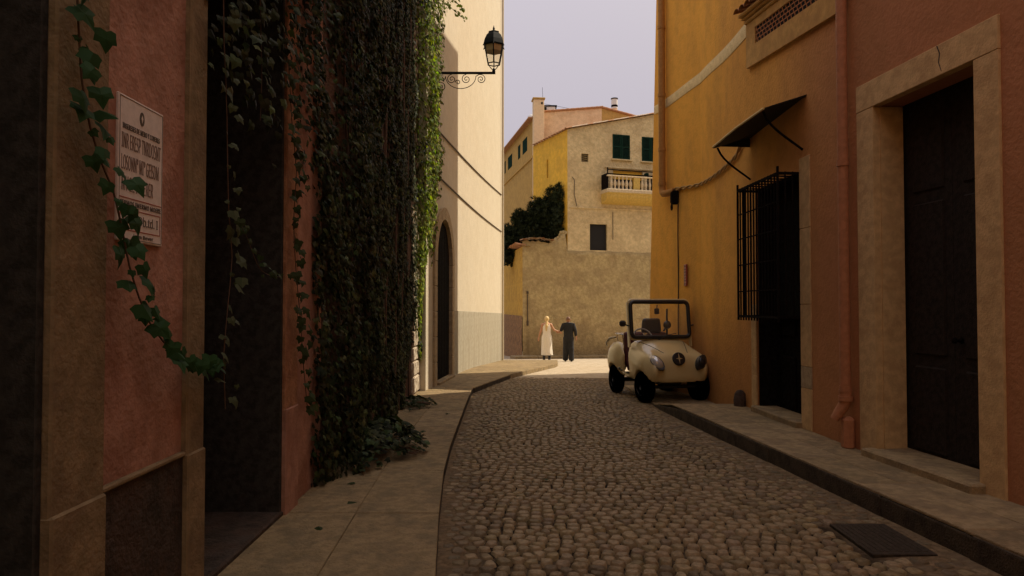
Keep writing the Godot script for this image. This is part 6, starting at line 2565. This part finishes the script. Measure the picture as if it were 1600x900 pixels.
func head_field(p: Vector3, c: Vector3) -> float:
	# face towards -z
	var d := ellipsoid(p, c + Vector3(0, 0.015, 0.008), Vector3(0.073, 0.098, 0.092))
	d = smin(d, ellipsoid(p, c + Vector3(0, -0.055, -0.025), Vector3(0.052, 0.058, 0.060)), 0.04)
	d = smin(d, capsule(p, c + Vector3(0, 0.005, -0.088), c + Vector3(0, -0.026, -0.104), 0.009, 0.014), 0.012)
	d = smin(d, capsule(p, c + Vector3(-0.016, -0.062, -0.083), c + Vector3(0.016, -0.062, -0.083), 0.008, 0.008), 0.01)
	for s in [-1.0, 1.0]:
		d = smin(d, ellipsoid(p, c + Vector3(s * 0.076, -0.008, 0.008), Vector3(0.010, 0.030, 0.019)), 0.008)
		d = maxf(d, -ellipsoid(p, c + Vector3(s * 0.030, 0.012, -0.092), Vector3(0.016, 0.010, 0.012)))
	return d


func hand_bones(w: Vector3, dir: Vector3, palm_n: Vector3, thumb: Vector3, curl: float, s: float) -> Array:
	# palm and five fingers, each bending towards the palm side
	var b := []
	var side := dir.cross(palm_n).normalized()
	if side.dot(thumb) < 0.0:
		side = -side
	b.append([w, w + dir * 0.075 * s, 0.024 * s, 0.024 * s])
	b.append([w + dir * 0.03 * s + side * 0.02 * s, w + dir * 0.08 * s + side * 0.028 * s, 0.014 * s, 0.013 * s])
	b.append([w + dir * 0.03 * s - side * 0.02 * s, w + dir * 0.076 * s - side * 0.028 * s, 0.014 * s, 0.012 * s])
	for k in 4:
		var o: float = [0.028, 0.0095, -0.0095, -0.028][k]
		var len: float = [0.068, 0.076, 0.070, 0.056][k]
		var a := w + dir * (0.080 - 0.004 * absf(k - 1.3)) * s + side * o * s
		var f := dir
		var r := 0.0092 * s
		for q in 3:
			f = (f + palm_n * curl * (0.5 + 0.35 * q)).normalized()
			var e: Vector3 = a + f * len * s * [0.45, 0.31, 0.24][q]
			b.append([a, e, r, r * 0.9])
			r *= 0.9
			a = e
	var ta := w + dir * 0.022 * s + side * 0.024 * s
	var td := (side * 0.75 + dir * 0.65 + palm_n * 0.35).normalized()
	for q in 3:
		var e: Vector3 = ta + td * [0.042, 0.032, 0.026][q] * s
		b.append([ta, e, 0.0115 * s, 0.0095 * s])
		ta = e
		td = (td + dir * 0.25 + palm_n * curl * 0.4).normalized()
	return b


func add_field(into: MB, f: Callable, lo: Vector3, hi: Vector3, c: float) -> void:
	var m := nets(f, lo, hi, c)
	var at := into.P.size()
	for k in m.P.size():
		into.vert(m.P[k], m.N[k])
	for i in m.I:
		into.I.append(i + at)


func add_hand(into: MB, w: Vector3, dir: Vector3, palm_n: Vector3, thumb: Vector3, curl: float, s: float) -> void:
	var bones := hand_bones(w, dir.normalized(), palm_n.normalized(), thumb, curl, s)
	var f := func(p: Vector3) -> float:
		var d := 1.0
		for k in bones.size():
			var c := capsule(p, bones[k][0], bones[k][1], bones[k][2], bones[k][3])
			d = smin(d, c, 0.012 if k < 3 else 0.004)
		return d
	var lo: Vector3 = w
	var hi: Vector3 = w
	for b in bones:
		for e in 2:
			lo = lo.min(b[e])
			hi = hi.max(b[e])
	add_field(into, f, lo - Vector3.ONE * 0.035, hi + Vector3.ONE * 0.035, 0.0042)


# rings of a garment: [height, half width, half depth, x shift, z shift], with soft folds
func garment(rings: Array, folds: float, seed_: int, segs := 40) -> MB:
	var hn := FastNoiseLite.new()
	hn.seed = seed_
	hn.frequency = 0.6
	var mb := MB.new()
	var g := []
	for r in rings:
		var row := []
		for k in segs:
			var a := TAU * k / segs
			var w: float = 1.0 + folds * r[5] * (sin(a * 7.0 + r[0] * 2.0) * 0.5 + hn.get_noise_2d(cos(a) * 3.0, r[0] * 1.5 + sin(a) * 3.0))
			row.append(Vector3(r[3] + cos(a) * r[1] * w, r[0], r[4] + sin(a) * r[2] * w))
		g.append(row)
	mb.sheet(g, true, true)
	return mb


func build_couple() -> void:
	M.skin = plain_mat(Vector3(0.50, 0.25, 0.13), 0.55)
	M.skin.subsurf_scatter_enabled = true
	M.skin.subsurf_scatter_strength = 0.15
	M.skin_b = plain_mat(Vector3(0.40, 0.19, 0.10), 0.55)
	M.blonde = plain_mat(Vector3(0.68, 0.49, 0.20), 0.5)
	M.hair_brown = plain_mat(Vector3(0.16, 0.075, 0.035), 0.6)
	M.white_cloth = rough_mat(Vector3(0.85, 0.79, 0.66), 0.04, 0.3, 0.8, 0.4, Vector3(-1, 0, 0), 0.5, 4.0, false, false)
	M.black_cloth = plain_mat(Vector3(0.012, 0.012, 0.013), 0.85)
	M.black_shoe = plain_mat(Vector3(0.010, 0.009, 0.009), 0.5)
	M.eye = plain_mat(Vector3(0.05, 0.04, 0.03), 0.3)
	M.mouth = plain_mat(Vector3(0.35, 0.10, 0.08), 0.5)
	var gy := ground(25.0)
	var hold := Vector3(0, 0, 0)
	# --- woman
	var J := {
		"chest": Vector3(0, 1.19, 0.0), "chest_r": Vector3(0.140, 0.17, 0.092), "belly": Vector3(0, 1.01, 0), "belly_r": Vector3(0.115, 0.16, 0.082), "hips": Vector3(0.005, 0.86, 0.01), "hips_r": Vector3(0.158, 0.14, 0.115),
		"neck0": Vector3(0, 1.30, 0.0), "neck1": Vector3(0, 1.42, -0.01), "shl": Vector3(-0.145, 1.295, 0), "shr": Vector3(0.145, 1.295, 0),
		"ell": Vector3(-0.215, 1.06, 0.03), "wrl": Vector3(-0.275, 0.855, -0.04), "elr": Vector3(0.265, 1.115, 0.01), "wrr": Vector3(0.435, 1.055, -0.06),
		"hpl": Vector3(-0.08, 0.82, 0), "hpr": Vector3(0.08, 0.82, 0), "knl": Vector3(-0.085, 0.45, 0.03), "knr": Vector3(0.09, 0.45, -0.06), "anl": Vector3(-0.095, 0.09, 0.06), "anr": Vector3(0.10, 0.09, -0.07),
	}
	var t := thing("person", P(1.23, gy, 25.0), "blonde person in a long white sleeveless dress, walking hand in hand", "person", "couple walking hand in hand")
	var body := nets(person_field.bind(J), Vector3(-0.36, 0.02, -0.22), Vector3(0.52, 1.48, 0.22), 0.012)
	var hc := Vector3(0.005, 1.485, -0.015)
	add_field(body, head_field.bind(hc), hc - Vector3(0.11, 0.14, 0.14), hc + Vector3(0.11, 0.14, 0.13), 0.006)
	add_hand(body, J.wrl, Vector3(-0.2, -1.0, -0.1), Vector3(0.8, 0, -0.5), Vector3(0, 0, -1), 0.28, 0.95)
	add_hand(body, J.wrr, Vector3(0.85, -0.45, -0.05), Vector3(0.3, -0.2, 1.0), Vector3(0.2, 0.9, 0), 0.45, 0.95)
	put("body", body, M.skin, t, false)
	put("dress", garment([[1.33, 0.02, 0.03, -0.085, 0.0, 0.0], [1.325, 0.10, 0.07, 0.0, 0.0, 0.0], [1.285, 0.146, 0.104, 0, 0, 0.1], [1.22, 0.158, 0.116, 0, 0, 0.2], [1.12, 0.150, 0.114, 0, 0, 0.3], [1.02, 0.140, 0.112, 0, 0, 0.4], [0.95, 0.152, 0.120, 0, 0.004, 0.5], [0.86, 0.180, 0.142, 0, 0.008, 0.6], [0.76, 0.182, 0.142, 0, 0.008, 0.8], [0.62, 0.184, 0.148, 0, 0, 1.0], [0.48, 0.188, 0.158, 0, 0, 1.2], [0.34, 0.196, 0.17, 0.005, 0, 1.4], [0.235, 0.204, 0.18, 0.01, 0, 1.5], [0.228, 0.198, 0.175, 0.01, 0, 1.5], [0.30, 0.18, 0.16, 0.0, 0, 1.2]], 0.045, 3), M.white_cloth, t, false)
	var mb := MB.new()
	for s in [-1.0, 1.0]:
		mb.tube([Vector3(s * 0.085, 1.27, 0.095), Vector3(s * 0.088, 1.345, 0.03), Vector3(s * 0.085, 1.34, -0.03), Vector3(s * 0.075, 1.25, -0.09)], 0.014, 6)
	put("shoulder_strap", mb, M.white_cloth, t, false)
	# smooth blonde hair gathered into a tail down the back
	var hair := func(p: Vector3) -> float:
		var d := ellipsoid(p, hc + Vector3(0, 0.022, 0.016), Vector3(0.082, 0.102, 0.098))
		d = maxf(d, -(p.z - hc.z + 0.045 + 0.25 * (p.y - hc.y - 0.05)))
		d = smin(d, capsule(p, hc + Vector3(0, -0.05, 0.075), Vector3(-0.012, 1.27, 0.125), 0.038, 0.048), 0.03)
		d = smin(d, capsule(p, Vector3(-0.012, 1.27, 0.125), Vector3(-0.02, 1.10, 0.115), 0.046, 0.022), 0.02)
		return d
	put("hair", nets(hair, Vector3(-0.12, 1.04, -0.14), Vector3(0.12, 1.64, 0.19), 0.009), M.blonde, t, false)
	for s in [-1.0, 1.0]:
		mb = nets(func(p: Vector3) -> float: return smin(capsule(p, Vector3(s * 0.097, 0.30, -0.005 - s * 0.065), Vector3(s * 0.098, 0.07, -0.005 - s * 0.065), 0.054, 0.045), capsule(p, Vector3(s * 0.098, 0.045, 0.03 - s * 0.065), Vector3(s * 0.105, 0.035, -0.13 - s * 0.065), 0.045, 0.034), 0.03), Vector3(s * 0.1 - 0.08, -0.012, -0.27), Vector3(s * 0.1 + 0.08, 0.37, 0.17), 0.012)
		put("boot", mb, M.black_shoe, t, false)
	face_parts(t, hc)
	# --- man
	var K := {
		"chest": Vector3(0, 1.18, 0.0), "chest_r": Vector3(0.165, 0.18, 0.105), "belly": Vector3(0, 1.0, 0), "belly_r": Vector3(0.145, 0.17, 0.1), "hips": Vector3(0, 0.84, 0.01), "hips_r": Vector3(0.150, 0.13, 0.11),
		"neck0": Vector3(0, 1.30, 0.0), "neck1": Vector3(0, 1.42, -0.02), "shl": Vector3(-0.165, 1.30, 0), "shr": Vector3(0.165, 1.30, 0),
		"ell": Vector3(-0.255, 1.11, 0.01), "wrl": Vector3(-0.315, 1.045, -0.045), "elr": Vector3(0.245, 1.07, 0.04), "wrr": Vector3(0.275, 0.87, -0.02),
		"hpl": Vector3(-0.085, 0.80, 0), "hpr": Vector3(0.085, 0.80, 0), "knl": Vector3(-0.09, 0.45, -0.04), "knr": Vector3(0.09, 0.45, 0.03), "anl": Vector3(-0.10, 0.08, -0.06), "anr": Vector3(0.10, 0.08, 0.06),
	}
	K.wrl = Vector3(-0.77 + 0.435 + 0.045, 1.075, -0.045)
	var t2 := thing("person", P(2.0, gy, 25.0), "person with cropped hair in black top and wide black trousers, walking hand in hand", "person", "couple walking hand in hand")
	body = nets(person_field.bind(K), Vector3(-0.40, 0.02, -0.24), Vector3(0.36, 1.48, 0.24), 0.012)
	hc = Vector3(0.0, 1.475, -0.03)
	add_field(body, head_field.bind(hc), hc - Vector3(0.11, 0.14, 0.14), hc + Vector3(0.11, 0.14, 0.13), 0.006)
	add_hand(body, K.wrr, Vector3(0.15, -1.0, -0.2), Vector3(-0.8, 0, -0.5), Vector3(0, 0, -1), 0.3, 1.0)
	add_hand(body, K.wrl, Vector3(-0.85, -0.42, 0.1), Vector3(-0.2, -0.2, -1.0), Vector3(-0.2, 0.9, 0), 0.45, 1.0)
	put("body", body, M.skin_b, t2, false)
	put("black_top", garment([[1.395, 0.06, 0.062, 0, -0.005, 0], [1.385, 0.075, 0.075, 0, 0, 0], [1.375, 0.15, 0.09, 0, 0, 0.1], [1.35, 0.212, 0.105, 0, 0, 0.2], [1.22, 0.195, 0.122, 0, 0, 0.3], [1.10, 0.178, 0.122, 0, 0, 0.5], [0.98, 0.168, 0.12, 0, 0, 0.8], [0.88, 0.170, 0.128, 0, 0.005, 0.9], [0.82, 0.172, 0.13, 0, 0.005, 1.0], [0.82, 0.15, 0.11, 0, 0, 0.5]], 0.04, 9), M.black_cloth, t2, false)
	for s in ["l", "r"]:
		mb = MB.new()
		var sh: Vector3 = K["sh" + s]
		var el: Vector3 = K["el" + s]
		var wr: Vector3 = K["wr" + s]
		mb.tube([sh + (sh - el) * 0.15, sh.lerp(el, 0.4), el, el.lerp(wr, 0.35 if s == "l" else 0.75)], [0.080, 0.072, 0.060, 0.048], 14)
		put("sleeve", mb, M.black_cloth, t2, false)
	var legs := func(p: Vector3) -> float:
		var d := ellipsoid(p, Vector3(0, 0.83, 0.01), Vector3(0.172, 0.14, 0.13))
		for s in ["l", "r"]:
			d = smin(d, capsule(p, K["hp" + s], K["kn" + s], 0.105, 0.098), 0.06)
			d = smin(d, capsule(p, K["kn" + s], K["an" + s] + Vector3(0, -0.01, 0), 0.098, 0.092), 0.04)
		d = maxf(d, 0.035 - p.y)
		return d
	put("trousers", nets(legs, Vector3(-0.26, 0.0, -0.24), Vector3(0.26, 1.0, 0.24), 0.014), M.black_cloth, t2, false)
	var crop := func(p: Vector3) -> float:
		var d := ellipsoid(p, hc + Vector3(0, 0.022, 0.014), Vector3(0.077, 0.097, 0.093))
		d = maxf(d, -(p.z - hc.z + 0.06 + 0.2 * (p.y - hc.y - 0.06)))
		return maxf(d, hc.y - 0.005 - p.y)
	put("hair", nets(crop, hc - Vector3(0.1, 0.05, 0.12), hc + Vector3(0.1, 0.14, 0.13), 0.008), M.hair_brown, t2, false)
	for s in [-1.0, 1.0]:
		mb = nets(func(p: Vector3) -> float: return capsule(p, Vector3(s * 0.10, 0.045, 0.03 + s * 0.06), Vector3(s * 0.11, 0.036, -0.16 + s * 0.06), 0.046, 0.036), Vector3(s * 0.1 - 0.08, -0.012, -0.3), Vector3(s * 0.1 + 0.08, 0.12, 0.2), 0.012)
		put("shoe", mb, M.black_shoe, t2, false)
	face_parts(t2, hc)


func face_parts(t: Node3D, hc: Vector3) -> void:
	for s in [-1.0, 1.0]:
		var mb := MB.new()
		mb.lathe([Vector2(0, -0.007), Vector2(0.006, -0.004), Vector2(0.008, 0), Vector2(0.006, 0.004), Vector2(0, 0.007)], 10, Transform3D(Basis.IDENTITY, hc + Vector3(s * 0.030, 0.012, -0.079)))
		put("eye", mb, M.eye, t, false)
	var mb := MB.new()
	mb.tube([hc + Vector3(-0.02, -0.062, -0.087), hc + Vector3(0, -0.063, -0.092), hc + Vector3(0.02, -0.062, -0.087)], 0.0035, 6)
	put("mouth", mb, M.mouth, t, false)


func _ready() -> void:
	rng.seed = 1
	light_and_camera()
	make_materials()
	build_ground()
	build_pavements()
	build_left_house()
	build_arch_house()
	build_right_house()
	build_hidden()
	build_far_house()
	build_garden_wall()
	build_back_house()
	build_bush()
	build_ivy()
	build_lantern()
	build_notice()
	build_drain()
	build_car()
	build_couple()
